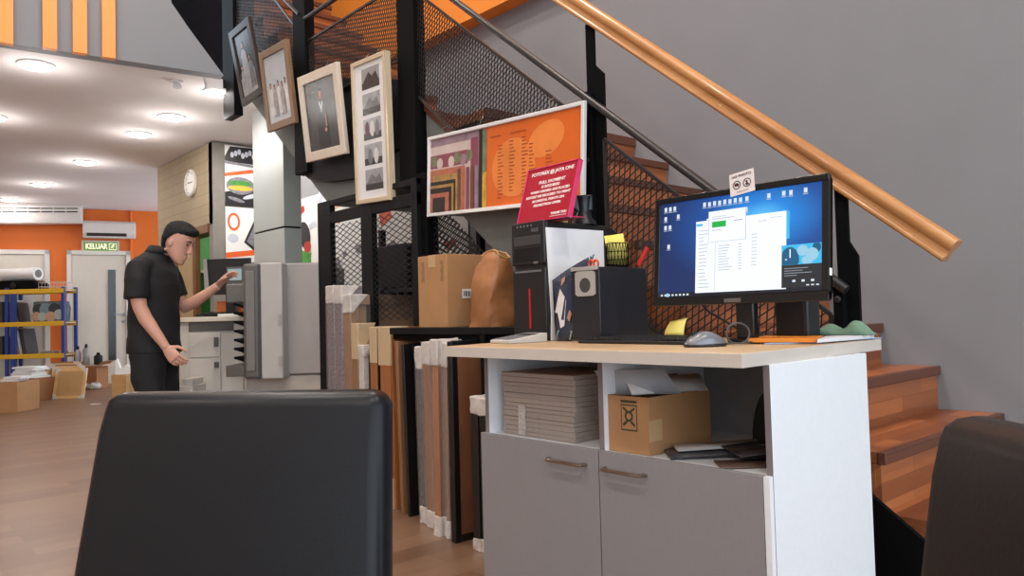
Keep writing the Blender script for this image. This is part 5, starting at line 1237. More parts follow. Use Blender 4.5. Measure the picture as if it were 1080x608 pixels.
# roll of paper and machine on top
pj = thing('projector', 'black boxy machine on the top shelf under the paper roll', 'machine', LF(lat(15), DS + .25, ZS0))
k = MB(); k.prism([LF(lat(-8), DS + .05, ZS0), LF(lat(35), DS + .05, ZS0), LF(lat(35.5), DS + .05, ZS0 + .10), LF(lat(30), DS + .05, ZS0 + .16), LF(lat(-8), DS + .05, ZS0 + .16)], FW * .36); k.build('housing', M_blk, pj, bevel=.015)
k = MB(); k.lathe([(.05, 0), (.05, .02), (.03, .024)], LF(lat(12), DS + .05, ZS0 + .08), -FW, 20); k.build('lens', M_tow2, pj)
rp = thing('paper_roll', 'thick roll of white paper lying on the black machine', 'roll', LF(lat(15), DS + .2, ZS0 + .16))
a_, b_ = LF(lat(-12), DS + .28, ZS0 + .16 + .10), LF(lat(36), DS + .10, ZS0 + .16 + .10)
MB().lathe([(.098, 0), (.098, (b_ - a_).length)], a_, b_ - a_, 28).build('paper', M_pap, rp)
MB().lathe([(.062, 0), (.062, .002), (.05, .003)], b_, b_ - a_, 24).build('core', mat('core_grey', (120, 112, 104), .7), rp)
wb_ = MB()
for q in range(6):
    z = ZS0 + .002 + q * .024; c4 = [LF(lat(38), DS + .06, z), LF(lat(65), DS + .06, z), LF(lat(65), DS + .36, z), LF(lat(38), DS + .36, z)]
    if q in (0, 5, 2): 
        for i in range(4): wb_.bar(c4[i], c4[(i + 1) % 4], .006, .006)
for i in range(9):
    s_ = i / 8; la = lat(38) * (1 - s_) + lat(65) * s_; wb_.bar(LF(la, DS + .06, ZS0 + .002), LF(la, DS + .06, ZS0 + .122), .004, .004); wb_.bar(LF(la, DS + .36, ZS0 + .002), LF(la, DS + .36, ZS0 + .122), .004, .004)
    wb_.bar(LF(la, DS + .06, ZS0 + .003), LF(la, DS + .36, ZS0 + .003), .004, .004)
o = wb_.build('wire_basket', mat('basket_wire', (206, 200, 190), .4, .3)); tag(o, 'empty wire basket on the top shelf right of the black machine', 'basket')
# second shelf
for i, (x0, x1, h, m, lab) in enumerate(((11, 13.2, .36, M_pap, 'white file leaning at the left on the upper shelf'), (13.6, 15.6, .34, mat('file_tan', (176, 140, 100), .6), 'tan file leaning second on the upper shelf'), (16, 18.4, .32, mat('file_dark', (60, 56, 58), .5), 'dark file with pale label on the upper shelf'))):
    o = lbox('file', lab, 'file', x0 + 3.0, x1 + 3.0, DS + .08, DS + .34, ZS1, ZS1 + h, m, 'files leaning on the shelving', .002, tilt=.05)
bg = thing('disc_bag', 'clear bag of dark discs and cards on the upper shelf', 'bag', LF(lat(44), DS + .2, ZS1))
k = MB(); r = random.Random(6)
k.prism([LF(lat(30), DS + .10, ZS1 + .002), LF(lat(62), DS + .10, ZS1 + .002), LF(lat(62.5), DS + .12, ZS1 + .22), LF(lat(60), DS + .13, ZS1 + .33), LF(lat(29), DS + .13, ZS1 + .33), LF(lat(28.5), DS + .12, ZS1 + .18)], FW * .2); k.build('bag', mat('bag_grey', (100, 104, 104), .2, var=.3, scale=14), bg, bevel=.02)
k = MB(); 
for i, (cx_, cz_, rr_, m_) in enumerate(((36, .2, .09, 1), (44, .2, .1, 2), (53, .21, .09, 1), (58, .12, .08, 0), (34, .1, .07, 3), (40, .09, .07, 0), (49, .09, .08, 3))):
    k.lathe([(rr_, 0), (rr_, .004 + .001 * i)], LF(lat(cx_), DS + .098, ZS1 + cz_), -FW, 20, m_)
k.build('discs', [mat('disc_pale', (170, 180, 176), .2), mat('disc_dark', (58, 62, 64), .15), mat('disc_blue', (120, 140, 150), .15), mat('disc_tan', (190, 150, 120), .4)], bg)
for i, (x0, x1, h, m, lab) in enumerate(((12, 14.2, .40, mat('file_brown', (120, 90, 64), .6), 'brown board leaning at the left on the lower shelf'), (15, 16.6, .42, mat('file_tan', (176, 140, 100), .6), 'tan board leaning second on the lower shelf'), (17.2, 19.2, .38, M_pap, 'white board leaning third on the lower shelf'), (20, 24.5, .41, mat('file_dark', (60, 56, 58), .5), 'dark file with white stripes at the right on the lower shelf'))):
    lbox('file', lab, 'file', x0 + 3.5, x1 + 3.5, DS + .06, DS + .36, ZS2, ZS2 + h, m, 'files leaning on the shelving', .002, tilt=.07)
lbox('storage_box', 'flat grey box at the right end of the lower shelf', 'box', 42, 55, DS + .1, DS + .34, ZS2, ZS2 + .05, mat('box_grey', (140, 132, 124), .6))
lbox('storage_box', 'flat brown box beside the grey box on the lower shelf', 'box', 56, 62, DS + .1, DS + .34, ZS2, ZS2 + .045, M_card2)
lbox('storage_box', 'dark box at the left end of the upper shelf', 'box', -12, 2, DS + .08, DS + .36, ZS1, ZS1 + .34, mat('file_dark', (60, 56, 58), .5))
lbox('storage_box', 'dark box at the left end of the lower shelf', 'box', -12, 2, DS + .08, DS + .36, ZS2, ZS2 + .30, mat('file_dark', (60, 56, 58), .5))

# ------------------------------------------------------------------ cartons and frames on the floor by the far wall
def carton(label, px0, px1, pyb, pyt, depth, m=M_card, open_=True, yaw=0.0, flaps=False, name='cardboard_box'):
    p = onZ((px0 + px1) / 2, pyb, 0); d = p.dot(FW); a, b_ = lat(px0, d), lat(px1, d); h = atD((px0 + px1) / 2, pyt, d).z; w = b_ - a
    t = thing(name, label, 'box', LF((a + b_) / 2, d + depth / 2, 0)); k = MB(); e = .006
    c = LF((a + b_) / 2, d + depth / 2, 0); X_ = RT * math.cos(yaw) + FW * math.sin(yaw); Y_ = -RT * math.sin(yaw) + FW * math.cos(yaw)
    def bx(x0, x1, y0, y1, z0, z1): k.obox(c + X_ * (x0 + x1) / 2 + Y_ * (y0 + y1) / 2 + UP * (z0 + z1) / 2, X_ * (x1 - x0) / 2, Y_ * (y1 - y0) / 2, UP * (z1 - z0) / 2)
    W, D = w / 2, depth / 2
    bx(-W, W, -D, -D + e, 0.001, h); bx(-W, W, D - e, D, 0.001, h); bx(-W, -W + e, -D, D, 0.001, h); bx(W - e, W, -D, D, 0.001, h); bx(-W, W, -D, D, .001, .01 if open_ else h)
    k.build('carton', m, t, bevel=.002)
    if flaps:
        for s_ in (-1, 1):
            q = MB(); q.prism([c + X_ * (s_ * W) - Y_ * D + UP * h, c + X_ * (s_ * W) + Y_ * D + UP * h, c + X_ * (s_ * (W + .09)) + Y_ * D + UP * (h + .07), c + X_ * (s_ * (W + .09)) - Y_ * D + UP * (h + .07)], UP * .005); q.build('flap', m, t)
    return t, c, X_, Y_, W, D, h
def papers(label, c, X_, Y_, w, d, z, n, group, mt=None, name='paper_stack', hh=.022):
    for i in range(n):
        a = RND.uniform(-.25, .25); k = MB(); ux = X_ * math.cos(a) + Y_ * math.sin(a); uy = -X_ * math.sin(a) + Y_ * math.cos(a)
        k.obox(c + X_ * RND.uniform(-.03, .03) + UP * (z + hh * (i + .5)), ux * w * RND.uniform(.85, 1), uy * d * RND.uniform(.85, 1), UP * (hh * .46))
        o = k.build(name, mt or M_pap, bevel=.002); tag(o, label % (['bottom', 'second', 'third', 'fourth', 'fifth', 'topmost'][i if i < n - 1 else 5]), 'paper', group)
b1 = carton('closed tan carton at the left edge, nearest to the viewer on the floor', -8, 17.5, 436, 404, .42, open_=False)
b2 = carton('brown carton under the loose white papers beside the shelving', 14, 41.5, 424, 400, .36, mat('carton_brown', (150, 100, 62), .8), open_=False)
t_, c_, X_, Y_, W_, D_, h_ = b2
papers('%s white paper bundle in the pile on the brown carton', c_ - RT * .06, X_, Y_, W_ * .95, D_ * .8, h_ + .002, 6, 'white paper bundles on the brown carton', hh=.026)
t_, c_, X_, Y_, W_, D_, h_ = b1
papers('%s white sheet pile on the closed tan carton at the left edge', c_, X_, Y_, W_ * .8, D_ * .6, h_ + .002, 2, 'white sheets on the tan carton', hh=.03)
# five kraft-backed frames leaning together
def kraftframe(label, px0, px1, pyb, pyt, dz, m, wrap=True, lean=.10):
    p = onZ((px0 + px1) / 2, pyb, 0); d = p.dot(FW) + dz; a, b_ = lat(px0, d), lat(px1, d); h = atD((px0 + px1) / 2, pyt, d + lean).z
    t = thing('picture_frame', label, 'picture frame', LF((a + b_) / 2, d, 0), 'frames leaning together on the floor'); e = .04
    def P(x, z, o): return LF(a + (b_ - a) * x, d + lean * z / h + o, z)
    k = MB(); ww = (b_ - a); ex = e / ww
    for (x0, x1, z0, z1) in ((0, ex, .002, h), (1 - ex, 1, .002, h), (ex, 1 - ex, .002, e), (ex, 1 - ex, h - e, h)): k.prism([P(x0, z0, 0), P(x1, z0, 0), P(x1, z1, 0), P(x0, z1, 0)], FW * .022)
    k.build('moulding', m, t, bevel=.002)
    k = MB(); k.prism([P(ex, e, .008), P(1 - ex, e, .008), P(1 - ex, h - e, .008), P(ex, h - e, .008)], FW * .005); k.build('kraft_backing', mat('kraft_back', (186, 146, 96), .7, var=.04), t)
    if wrap:
        for (xa_, za_, sx_, sz_) in ((0, .002, 1, 1), (1, .002, -1, 1), (0, h, 1, -1), (1, h, -1, -1)):
            q = MB(); q.prism([P(xa_, za_, -.004), P(xa_ + sx_ * .085 / ww, za_, -.004), P(xa_, za_ + sz_ * .085, -.004)], FW * .006)
            q.build('corner_wrap', M_foam, t)
    return t
M_kt = mat('pale_timber', (214, 172, 116), .5, var=.1)
kraftframe('front kraft-backed frame with white corners, leaning on the frame pile', 54, 87, 421, 389, 0, M_kt)
kraftframe('second kraft-backed frame of the leaning pile, just behind the front one', 50.5, 84, 420, 386.5, .06, M_kt)
kraftframe('third frame of the leaning pile, pale timber edge', 47.5, 82, 419, 385, .12, M_tan)
kraftframe('fourth frame of the leaning pile, partly hidden', 45, 80, 418.5, 383.5, .18, M_kt)
kraftframe('rearmost frame of the leaning pile by the brown carton', 43, 78, 418, 382, .24, M_brn)
b3 = carton('brown open carton with flared flaps behind the leaning frames', 83, 101, 411, 387, .34, mat('carton_brown', (150, 100, 62), .8), flaps=True)
t_, c_, X_, Y_, W_, D_, h_ = b3
sb = MB(); sb.obox(c_ - RT * .05 + UP * (h_ + .012), X_ * (W_ + .14), Y_ * .16, UP * .010); o = sb.build('board', mat('lid_board', (186, 160, 136), .7)); tag(o, 'pale board bridging the brown open carton under the bottles', 'board')
zc_ = h_ + .0222
def bottle(label, off, h, r_, m, mc, dx=0):
    p = c_ + RT * off - FW * .02 + UP * zc_; t = thing('spray_can', label, 'bottle', p, 'cans on the brown carton')
    MB().lathe([(r_ * .96, 0), (r_, .01), (r_, h * .70), (r_ * .6, h * .80), (r_ * .3, h * .82)], p, UP, 18).build('can_body', m, t); MB().lathe([(r_ * .42, h * .81), (r_ * .42, h * .94), (r_ * .2, h)], p, UP, 12).build('nozzle', mc, t)
bottle('white spray bottle with dark label at the left on the brown carton', -.24, .30, .045, mat('bt_violet', (180, 168, 178), .35, var=.2), M_blk2)
bottle('taller grey spray can in the middle on the brown carton', -.11, .33, .05, mat('bt_grey', (150, 148, 142), .35, var=.2), M_blk2)
bottle('short black jar at the right on the brown carton', .08, .19, .062, M_blk2, M_blk)
b4 = carton('tan carton full of white paper in front of the white door', 116.5, 132, 424, 395.5, .34, mat('carton_tan', (196, 152, 98), .8))
t_, c_, X_, Y_, W_, D_, h_ = b4
o = MB().prism([c_ - X_ * W_ * .9 - Y_ * .1 + UP * (h_ - .08), c_ + X_ * W_ * .9 - Y_ * .1 + UP * (h_ - .08), c_ + X_ * W_ * .95 - Y_ * .02 + UP * (h_ + .08), c_ + X_ * W_ * .2 - Y_ * .02 + UP * (h_ + .12), c_ - X_ * W_ * .6 - Y_ * .02 + UP * (h_ + .07), c_ - X_ * W_ * 1.1 - Y_ * .02 + UP * (h_ + .20), c_ - X_ * W_ * 1.25 - Y_ * .02 + UP * (h_ + .17)], FW * .05).build('paper', M_pap, bevel=.003); tag(o, 'crumpled white paper sticking out of the tan carton', 'paper')
# stool with things on it beside the man
p = onZ(137, 421, 0); d0 = p.dot(FW)
st = thing('wooden_stool', 'small wooden stool behind the man, beside the tan carton', 'stool', LF(lat(139, d0), d0 + .15, 0))
zt = atD(137, 405, d0).z
k = MB(); k.prism([LF(lat(128.5, d0), d0, zt - .03), LF(lat(148, d0), d0, zt - .03), LF(lat(148, d0), d0 + .3, zt - .03), LF(lat(128.5, d0), d0 + .3, zt - .03)], UP * .03); k.build('seat', M_tan, st, bevel=.004)
for x_ in (130, 146):
    for dd in (.02, .26):
        k = MB(); c_ = LF(lat(x_, d0), d0 + dd, .001); k.prism([c_ - RT * .018 - FW * .018, c_ + RT * .018 - FW * .018, c_ + RT * .018 + FW * .018, c_ - RT * .018 + FW * .018], UP * (zt - .03)); k.build('leg', M_tan, st)
k = MB(); k.prism([LF(lat(134, d0), d0 + .12, zt + .001), LF(lat(143, d0), d0 + .12, zt + .001), LF(lat(147, d0), d0 + .20, zt + .26), LF(lat(139, d0), d0 + .20, zt + .27)], FW * .03)
o = k.build('carton_print', [mat('carton_white', (224, 218, 206), .5)], bevel=.002); o.name = 'white_carton'; tag(o, 'white carton with dark print tilted on the wooden stool', 'carton')
WL[o.name] = o.location.copy()
k = MB(); n_ = -FW
for s0, s1 in ((.15, .4), (.5, .8)):
    k.face([LF(lat(134 + 5 * s, d0) + .02, d0 + .12 + .08 * s - .002, zt + .26 * s + .01) for s in (s0, s1)] + [LF(lat(134 + 5 * s, d0) + .09, d0 + .12 + .08 * s - .002, zt + .26 * s + .01) for s in (s1, s0)])
k.build('dark_print', M_blk2, o, smooth=False)
o = MB().bar(LF(lat(152, d0), d0 - .2, 0.002), LF(lat(148, d0), d0 - .1, atD(150, 388, d0).z), .06, .03, FW).build('timber_batten', mat('batten', (216, 200, 172), .6)); tag(o, 'pale timber batten standing beside the man', 'batten')
p1 = onZ(101, 426.5, 0.001); k = MB(); k.prism([p1 - RT * .07, p1 - RT * .02 - FW * .05, p1 + RT * .07, p1 + RT * .03 + FW * .05], UP * .004); o = k.build('paper_scrap', M_pap); tag(o, 'torn white paper scrap lying alone on the floor', 'paper')
p1 = onZ(97, 411, 0.001)
for i, (a, lab) in enumerate(((-.12, 'crumpled clear wrapper on the floor, left one'), (.06, 'crumpled clear wrapper on the floor, right one'))):
    k = MB(); k.ball(p1 + RT * a + UP * .05, (.09, .07, .05), 9, 6); r = random.Random(i); k.v = [v + V((r.uniform(-.02, .02), r.uniform(-.02, .02), r.uniform(-.012, .015))) for v in k.v]
    o = k.build('plastic_wrapper', mat('wrapper', (196, 190, 184), .2, var=.2), angle=10); tag(o, lab, 'wrapper', 'wrappers on the floor')

# ------------------------------------------------------------------ white counter with office clutter, photo printer
M_cab = mat('cabinet_cream', (206, 200, 190), .5, var=.02); M_slot = mat('slot_grey', (92, 88, 84), .5)
DC = 5.45
zc = atD(215, 334.5, DC).z
la0, la1 = lat(188, DC), lat(262, DC)
ct = thing('counter_cabinet', 'cream drawer counter between the man and the photo printer', 'cabinet', LF((la0 + la1) / 2, DC + .3, 0))
k = MB(); k.prism([LF(la0, DC, .0), LF(la1, DC, .0), LF(la1, DC, zc - .035), LF(la0, DC, zc - .035)], FW * .6); k.build('body', M_cab, ct, bevel=.004)
k = MB(); k.prism([LF(la0 - .03, DC - .03, zc - .035), LF(la1, DC - .03, zc - .035), LF(la1, DC + .62, zc - .035), LF(la0 - .03, DC + .62, zc - .035)], UP * .035); k.build('worktop', mat('counter_top', (222, 212, 196), .4), ct, bevel=.004)
def cf(px0, px1, py0, py1, off, nm, m, par, th=.012):
    k = MB(); a, b_ = lat(px0, DC), lat(px1, DC); z0, z1 = atD(px0, py1, DC).z, atD(px0, py0, DC).z
    k.prism([LF(a, DC - off, z0), LF(b_, DC - off, z0), LF(b_, DC - off, z1), LF(a, DC - off, z1)], -FW * th); return k.build(nm, m, par, bevel=.003)
cf(199, 246, 339.5, 350, .0, 'dark_slot', M_slot, ct)
for (y0, y1) in ((352, 377.5), (379, 413)):
    o = cf(199, 232, y0, y1, 0, 'drawer', M_cab, ct)
    cf(226, 230.5, y0 + (4 if y0 < 360 else 3), y0 + (14 if y0 < 360 else 9), .012, 'handle', M_slot, o)
cf(233.5, 256, 352, 413, 0, 'drawer', M_cab, ct)
# printer
DP = 5.06
pt = thing('photo_printer', 'tall grey photo printing machine with black output trays', 'printer', LF(-1.45, DP + .3, 0))
def pbox(px0, px1, py0, py1, d0, d1, nm, m, par=None, bevel=.01, z0=None):
    k = MB(); a, b_ = lat(px0, d0), lat(px1, d0); zt = atD(px0, py0, d0).z; zb2 = atD(px0, py1, d0).z if z0 is None else z0
    k.prism([LF(a, d0, zb2), LF(b_, d0, zb2), LF(b_, d0, zt), LF(a, d0, zt)], FW * (d1 - d0)); return k.build(nm, m, par or pt, bevel=bevel)
M_pg = mat('printer_grey', (156, 148, 143), .45, var=.02); M_pg2 = mat('printer_light', (174, 169, 165), .4, var=.02); M_pd = mat('printer_dark', (92, 88, 84), .45, var=.04); M_pl = mat('printer_lower', (178, 168, 156), .45)
pbox(298, 339.5, 278, 395.5, DP, DP + .7, 'cabinet', M_pg)
pbox(258, 339.5, 397, 0, DP + .02, DP + .7, 'lower_cabinet', M_pl, z0=0.0)
pbox(274, 297.5, 277.5, 400.5, DP - .12, DP + .3, 'door_module', M_pg2)
pbox(255.5, 274, 278.5, 400.5, DP - .12, DP + .28, 'dark_side_panel', M_pd, bevel=.02)
o = pbox(258.5, 268, 286, 392, DP - .128, DP - .11, 'dark_inset', mat('printer_mid', (112, 108, 104), .5), bevel=.004)
pbox(271.6, 274.4, 279, 400, DP - .126, DP - .1, 'dark_seam', mat('printer_seam', (60, 60, 64), .4), bevel=.002)
pbox(295, 298.5, 281, 394, DP - .006, DP + .02, 'seam', mat('printer_seam', (60, 60, 64), .4), bevel=0)
for y0 in (332, 376): pbox(292.5, 296, y0, y0 + 11, DP - .128, DP - .118, 'latch', M_pg, bevel=.001)
for i in range(7):
    y = 322 + i * 9.4; k = MB(); a = LF(lat(257, DP - .1), DP - .05, atD(250, y + 5, DP).z); w = -RT
    k.prism([a, a + w * .075 + UP * .028, a + w * .085 + UP * .028, a + w * .09 + UP * .045, a + w * .07 + UP * .045, a + UP * .012], FW * .24); k.build('output_tray', M_blk, pt, bevel=.002)
pbox(237, 258, 386, 398, DP - .10, DP + .2, 'catch_bin', mat('bin_grey', (84, 78, 72), .4), bevel=.004)
pbox(238, 258, 300, 320, DP + .15, DP + .5, 'grey_hood', mat('hood_grey', (112, 110, 106), .5))
# monitor and its small lit panel on the counter
DM = DC + .18
mm = thing('monitor', 'black monitor seen edge-on above the cream counter', 'monitor', LF(lat(242, DM), DM, zc))
k = MB(); a, b_ = lat(219, DM), lat(266, DM); z0, z1 = atD(240, 311, DM).z, atD(240, 273, DM).z
k.prism([LF(a, DM, z0), LF(b_, DM - .04, z0), LF(b_, DM - .04, z1), LF(a - .01, DM, z1)], FW * .04); k.build('rear_shell', M_bezb, mm, bevel=.006)
k = MB(); k.prism([LF(a - .02, DM + .006, z0), LF(a + .02, DM - .006, z0), LF(a + .0, DM - .006, z1), LF(a - .03, DM + .006, z1)], -FW * .01); k.build('edge_strip', mat('edge_silver', (170, 168, 164), .35, .4), mm)
k = MB(); k.prism([LF(lat(238, DM), DM + .0, zc + .002), LF(lat(248, DM), DM, zc + .002), LF(lat(248, DM), DM, z0 + .05), LF(lat(238, DM), DM, z0 + .05)], FW * .05); k.build('stand', M_bezb, mm)
pbx = thing('control_panel', 'small lit control panel on the photo printer beside the black monitor', 'panel', LF(lat(248, DM - .1), DM - .1, atD(248, 296, DM - .1).z))
k = MB(); dd = DM - .14; k.prism([LF(lat(239, dd), dd, atD(240, 300, dd).z), LF(lat(257, dd), dd, atD(240, 300, dd).z), LF(lat(257, dd), dd, atD(240, 282, dd).z), LF(lat(239, dd), dd, atD(240, 282, dd).z)], FW * .03); k.build('housing', M_pd, pbx, bevel=.003)
k = MB(); k.prism([LF(lat(240.5, dd), dd - .001, atD(240, 296, dd).z), LF(lat(255, dd), dd - .001, atD(240, 296, dd).z), LF(lat(255, dd), dd - .001, atD(240, 284, dd).z), LF(lat(240.5, dd), dd - .001, atD(240, 284, dd).z)], -FW * .002); k.build('display', emit_mat('panel_lit', (150, 170, 172), .8), pbx)
k = MB(); blob_on(k, LF(lat(248, dd), dd - .0045, atD(248, 290, dd).z), RT, UP, -FW, 0, 0, .022, .022, 0, 0); blob_on(k, LF(lat(248, dd), dd - .005, atD(248, 290, dd).z), RT, UP, -FW, -.004, .002, .013, .012, 0, 1); k.build('round_symbol', [emit_mat('sym_white', (230, 238, 238), .9), emit_mat('sym_grey', (84, 104, 108), .7)], pbx, smooth=False)
def cbox(name, label, cat, px0, px1, py0, py1, d0, d1, m, bevel=.004):
    k = MB(); a, b_ = lat(px0, d0), lat(px1, d0); z1 = atD(px0, py0, d0).z
    k.prism([LF(a, d0, zc + .001), LF(b_, d0, zc + .001), LF(b_, d0, z1), LF(a, d0, z1)], FW * (d1 - d0)); return tag(k.build(name, m, bevel=bevel), label, cat)
cbox('storage_box', 'orange flat box on the counter under the black monitor', 'box', 228, 252, 318, 326, DC + .26, DC + .5, mat('orange_box', (212, 110, 50), .5))
r = random.Random(8)
k = MB()
for i in range(5): 
    c_ = LF(lat(212 + i * 3, DC), DC + .14, zc + .008); k.tube([c_ + RT * (.09 * math.cos(t * .5 + i)) + FW * (.09 * math.sin(t * .5 + i)) + UP * (.004 * i + .010 * math.sin(t + i)) for t in range(14)], .005, 6)
o = k.build('cable_coil', M_blk2); tag(o, 'tangle of black cables on the cream counter', 'cable')
k = MB(); c_ = LF(lat(240, DC), DC + .12, zc + .001); k.prism([c_ - RT * .09 - FW * .08, c_ + RT * .10 - FW * .07, c_ + RT * .12 + FW * .09, c_ - RT * .04 + FW * .10], UP * .018); o = k.build('paper_stack', M_pap, bevel=.002); tag(o, 'white papers on the counter next to the output trays', 'paper')
k = MB(); k.prism([LF(lat(187, DC - .3), DC - .3, .001), LF(lat(202, DC - .3), DC - .3, .001), LF(lat(202, DC - .3), DC - .3, atD(190, 407.5, DC - .3).z), LF(lat(187, DC - .3), DC - .3, atD(190, 407.5, DC - .3).z)], FW * .22); 
o = k.build('storage_box', M_cab, bevel=.004); tag(o, 'wider white box on the floor before the counter, lower of two', 'box', 'white boxes before the counter'); zq = atD(190, 407.5, DC - .3).z + .001
k = MB(); k.prism([LF(lat(190, DC - .28), DC - .28, zq), LF(lat(202, DC - .28), DC - .28, zq), LF(lat(202, DC - .28), DC - .28, zq + .045), LF(lat(190, DC - .28), DC - .28, zq + .045)], FW * .18)
o = k.build('storage_box', M_cab, bevel=.004); tag(o, 'narrower white box on top of the wider one before the counter', 'box', 'white boxes before the counter')
# ------------------------------------------------------------------ the man at the counter, seen from his right side
PO = LF(-2.22, 4.8, 0)
def PP_(f, s, z): return PO + RT * f + FW * s + UP * z
M_skin = mat('skin', (204, 152, 130), .5, var=.04, scale=8); M_hair = mat('hair_black', (20, 17, 16), .75, var=.2, scale=60, stretch=(1, 1, 6))
M_shirt = mat('shirt_black', (20, 19, 21), .8, var=.08, scale=30); M_trou = mat('trousers_black', (22, 22, 24), .85, var=.1, scale=30); M_shoe = mat('shoe_black', (18, 17, 17), .4)
def loft(b, rings, n=20):
    """rings: (centre, half-axis A, half-axis B)"""
    vs = []; fs = []
    for c, A, B_ in rings:
        for k in range(n):
            t = 2 * math.pi * k / n; vs.append(c + A * math.cos(t) + B_ * math.sin(t))
    for i in range(len(rings) - 1):
        for k in range(n): fs.append((i * n + k, i * n + (k + 1) % n, (i + 1) * n + (k + 1) % n, (i + 1) * n + k))
    fs += [tuple(range(n - 1, -1, -1)), tuple((len(rings) - 1) * n + k for k in range(n))]
    return b.add(vs, fs)
def fuse(b, voxel, smooth_it=6):
    """join the overlapping shapes of a builder into one continuous skin"""
    me = bpy.data.meshes.new('tmp'); me.from_pydata([tuple(p) for p in b.v], [], b.f)
    bm = bmesh.new(); bm.from_mesh(me); bmesh.ops.recalc_face_normals(bm, faces=bm.faces); bm.to_mesh(me); bm.free()
    o = bpy.data.objects.new('tmp', me); COL.objects.link(o)
    r_ = o.modifiers.new('r', 'REMESH'); r_.mode = 'VOXEL'; r_.voxel_size = voxel
    s_ = o.modifiers.new('s', 'SMOOTH'); s_.factor = .5; s_.iterations = smooth_it
    dg = bpy.context.evaluated_depsgraph_get(); m2 = bpy.data.meshes.new_from_object(o.evaluated_get(dg))
    out = MB(); out.add([v.co.copy() for v in m2.vertices], [tuple(p.vertices) for p in m2.polygons])
    bpy.data.objects.remove(o); bpy.data.meshes.remove(me); bpy.data.meshes.remove(m2)
    return out
ta = math.radians(24)
hf = RT * math.cos(ta) - UP * math.sin(ta); hu = UP * math.cos(ta) + RT * math.sin(ta); Hc = PP_(.108, 0, 1.512)
def ring(h, w, fr, bk): return (Hc + hu * h + hf * ((fr + bk) / 2), hf * ((fr - bk) / 2), FW * w)
HEAD = [(-.128, .020, .080, .045), (-.118, .036, .088, .02), (-.095, .050, .087, -.02), (-.06, .060, .084, -.055), (-.02, .067, .083, -.08), (.02, .072, .086, -.093), (.055, .073, .085, -.095), (.085, .065, .070, -.083), (.110, .046, .042, -.058), (.122, .018, .010, -.025)]
bd = MB()
loft(bd, [ring(*r_) for r_ in HEAD], 24)
# nose, brow, lips, ears, eye sockets
loft(bd, [(Hc + hu * .028 + hf * .080, hf * .008, FW * .008), (Hc + hu * -.005 + hf * .090, hf * .012, FW * .010), (Hc + hu * -.028 + hf * .100, hf * .014, FW * .014), (Hc + hu * -.042 + hf * .092, hf * .014, FW * .016)], 10)
bd.ball(Hc + hu * .036 + hf * .076, (.016, .050, .010), 12, 8, (hf, FW, hu))
bd.ball(Hc + hu * -.066 + hf * .082, (.013, .022, .006), 12, 8, (hf, FW, hu)); bd.ball(Hc + hu * -.078 + hf * .080, (.013, .020, .007), 12, 8, (hf, FW, hu))
for s_ in (-1, 1):
    bd.ball(Hc + hu * -.012 - hf * .012 + FW * (s_ * .070), (.017, .008, .029), 12, 8, (hf, FW, hu))
loft(bd, [(PP_(-.045, 0, 1.36), RT * .070, FW * .085), (PP_(-.02, 0, 1.42), RT * .062, FW * .064), (PP_(.02, 0, 1.46), RT * .060, FW * .058), (Hc - hf * .03 - hu * .06, hf * .058, FW * .054)], 18)
# trunk under the clothes
loft(bd, [(PP_(-.05, 0, .84), RT * .10, FW * .14), (PP_(-.05, 0, 1.05), RT * .10, FW * .14), (PP_(-.05, 0, 1.28), RT * .105, FW * .16), (PP_(-.045, 0, 1.38), RT * .07, FW * .13)], 20)
def limb(b, pts, n=14): b.tube([PP_(*p[:3]) for p in pts], [p[3] for p in pts], n)
limb(bd, [(-.05, -.17, 1.36, .055), (-.05, -.205, 1.28, .055), (-.045, -.215, 1.18, .048), (-.03, -.215, 1.10, .042), (.0, -.21, 1.03, .042), (.05, -.20, .95, .036), (.095, -.19, .88, .028), (.112, -.187, .852, .026)])
limb(bd, [(-.05, .17, 1.36, .055), (-.02, .20, 1.25, .052), (.03, .205, 1.14, .044), (.06, .20, 1.105, .044), (.13, .185, 1.135, .039), (.23, .165, 1.19, .031), (.30, .15, 1.235, .027)])
for s_ in (-1, 1):
    limb(bd, [(-.05, s_ * .09, .90, .085), (-.045, s_ * .10, .70, .075), (-.02, s_ * .10, .49, .055), (-.05, s_ * .10, .30, .052), (-.065, s_ * .10, .09, .036)])
def hand(b, wrist, dirv, nrm, side, curl, thumb):
    """dirv: towards the fingers, nrm: out of the palm, side: towards the thumb"""
    W = PP_(*wrist); d, n, s = dirv.normalized(), nrm.normalized(), side.normalized()
    loft(b, [(W, s * .026, n * .020), (W + d * .03, s * .036, n * .017), (W + d * .07, s * .042, n * .015), (W + d * .092, s * .040, n * .012)], 14)
    for i, (o_, L_) in enumerate(((.033, .070), (.011, .080), (-.011, .075), (-.033, .058))):
        p = W + d * .082 + s * o_; a = 0.0; pts = [W + d * .06 + s * o_ * .9, p]; q = p; 
        for j, f_ in enumerate((.45, .32, .23)):
            a += curl * (1.0, 1.2, .8)[j] * (1 + .16 * i); q = q + (d * math.cos(a) + n * math.sin(a)) * (L_ * f_); pts.append(q)
        b.tube(pts, [.0095, .0088, .0084, .0078, .0068], 8)
    p = W + d * .02 + s * .026; q = p + (s * .75 + d * .55 + n * .3).normalized() * .038; q2 = q + (s * (.2 + thumb) + d * .9 + n * .35).normalized() * .032; q3 = q2 + (d * .95 + n * .4).normalized() * .024
    b.tube([W + d * .012 + s * .01, p, q, q2, q3], [.013, .013, .011, .010, .0078], 8)
fo = (RT * .62 - UP * .78)
hand(bd, (.112, -.187, .852), fo, FW * .95 + RT * .2, RT * .78 + UP * .62, .34, .15)
hand(bd, (.30, .15, 1.235), RT * .72 + UP * .68, -UP * .65 + RT * .70, -FW * .9 + UP * .2, .22, .2)
body = fuse(bd, .0036, 4)
man = body.build('person', M_skin, angle=180)
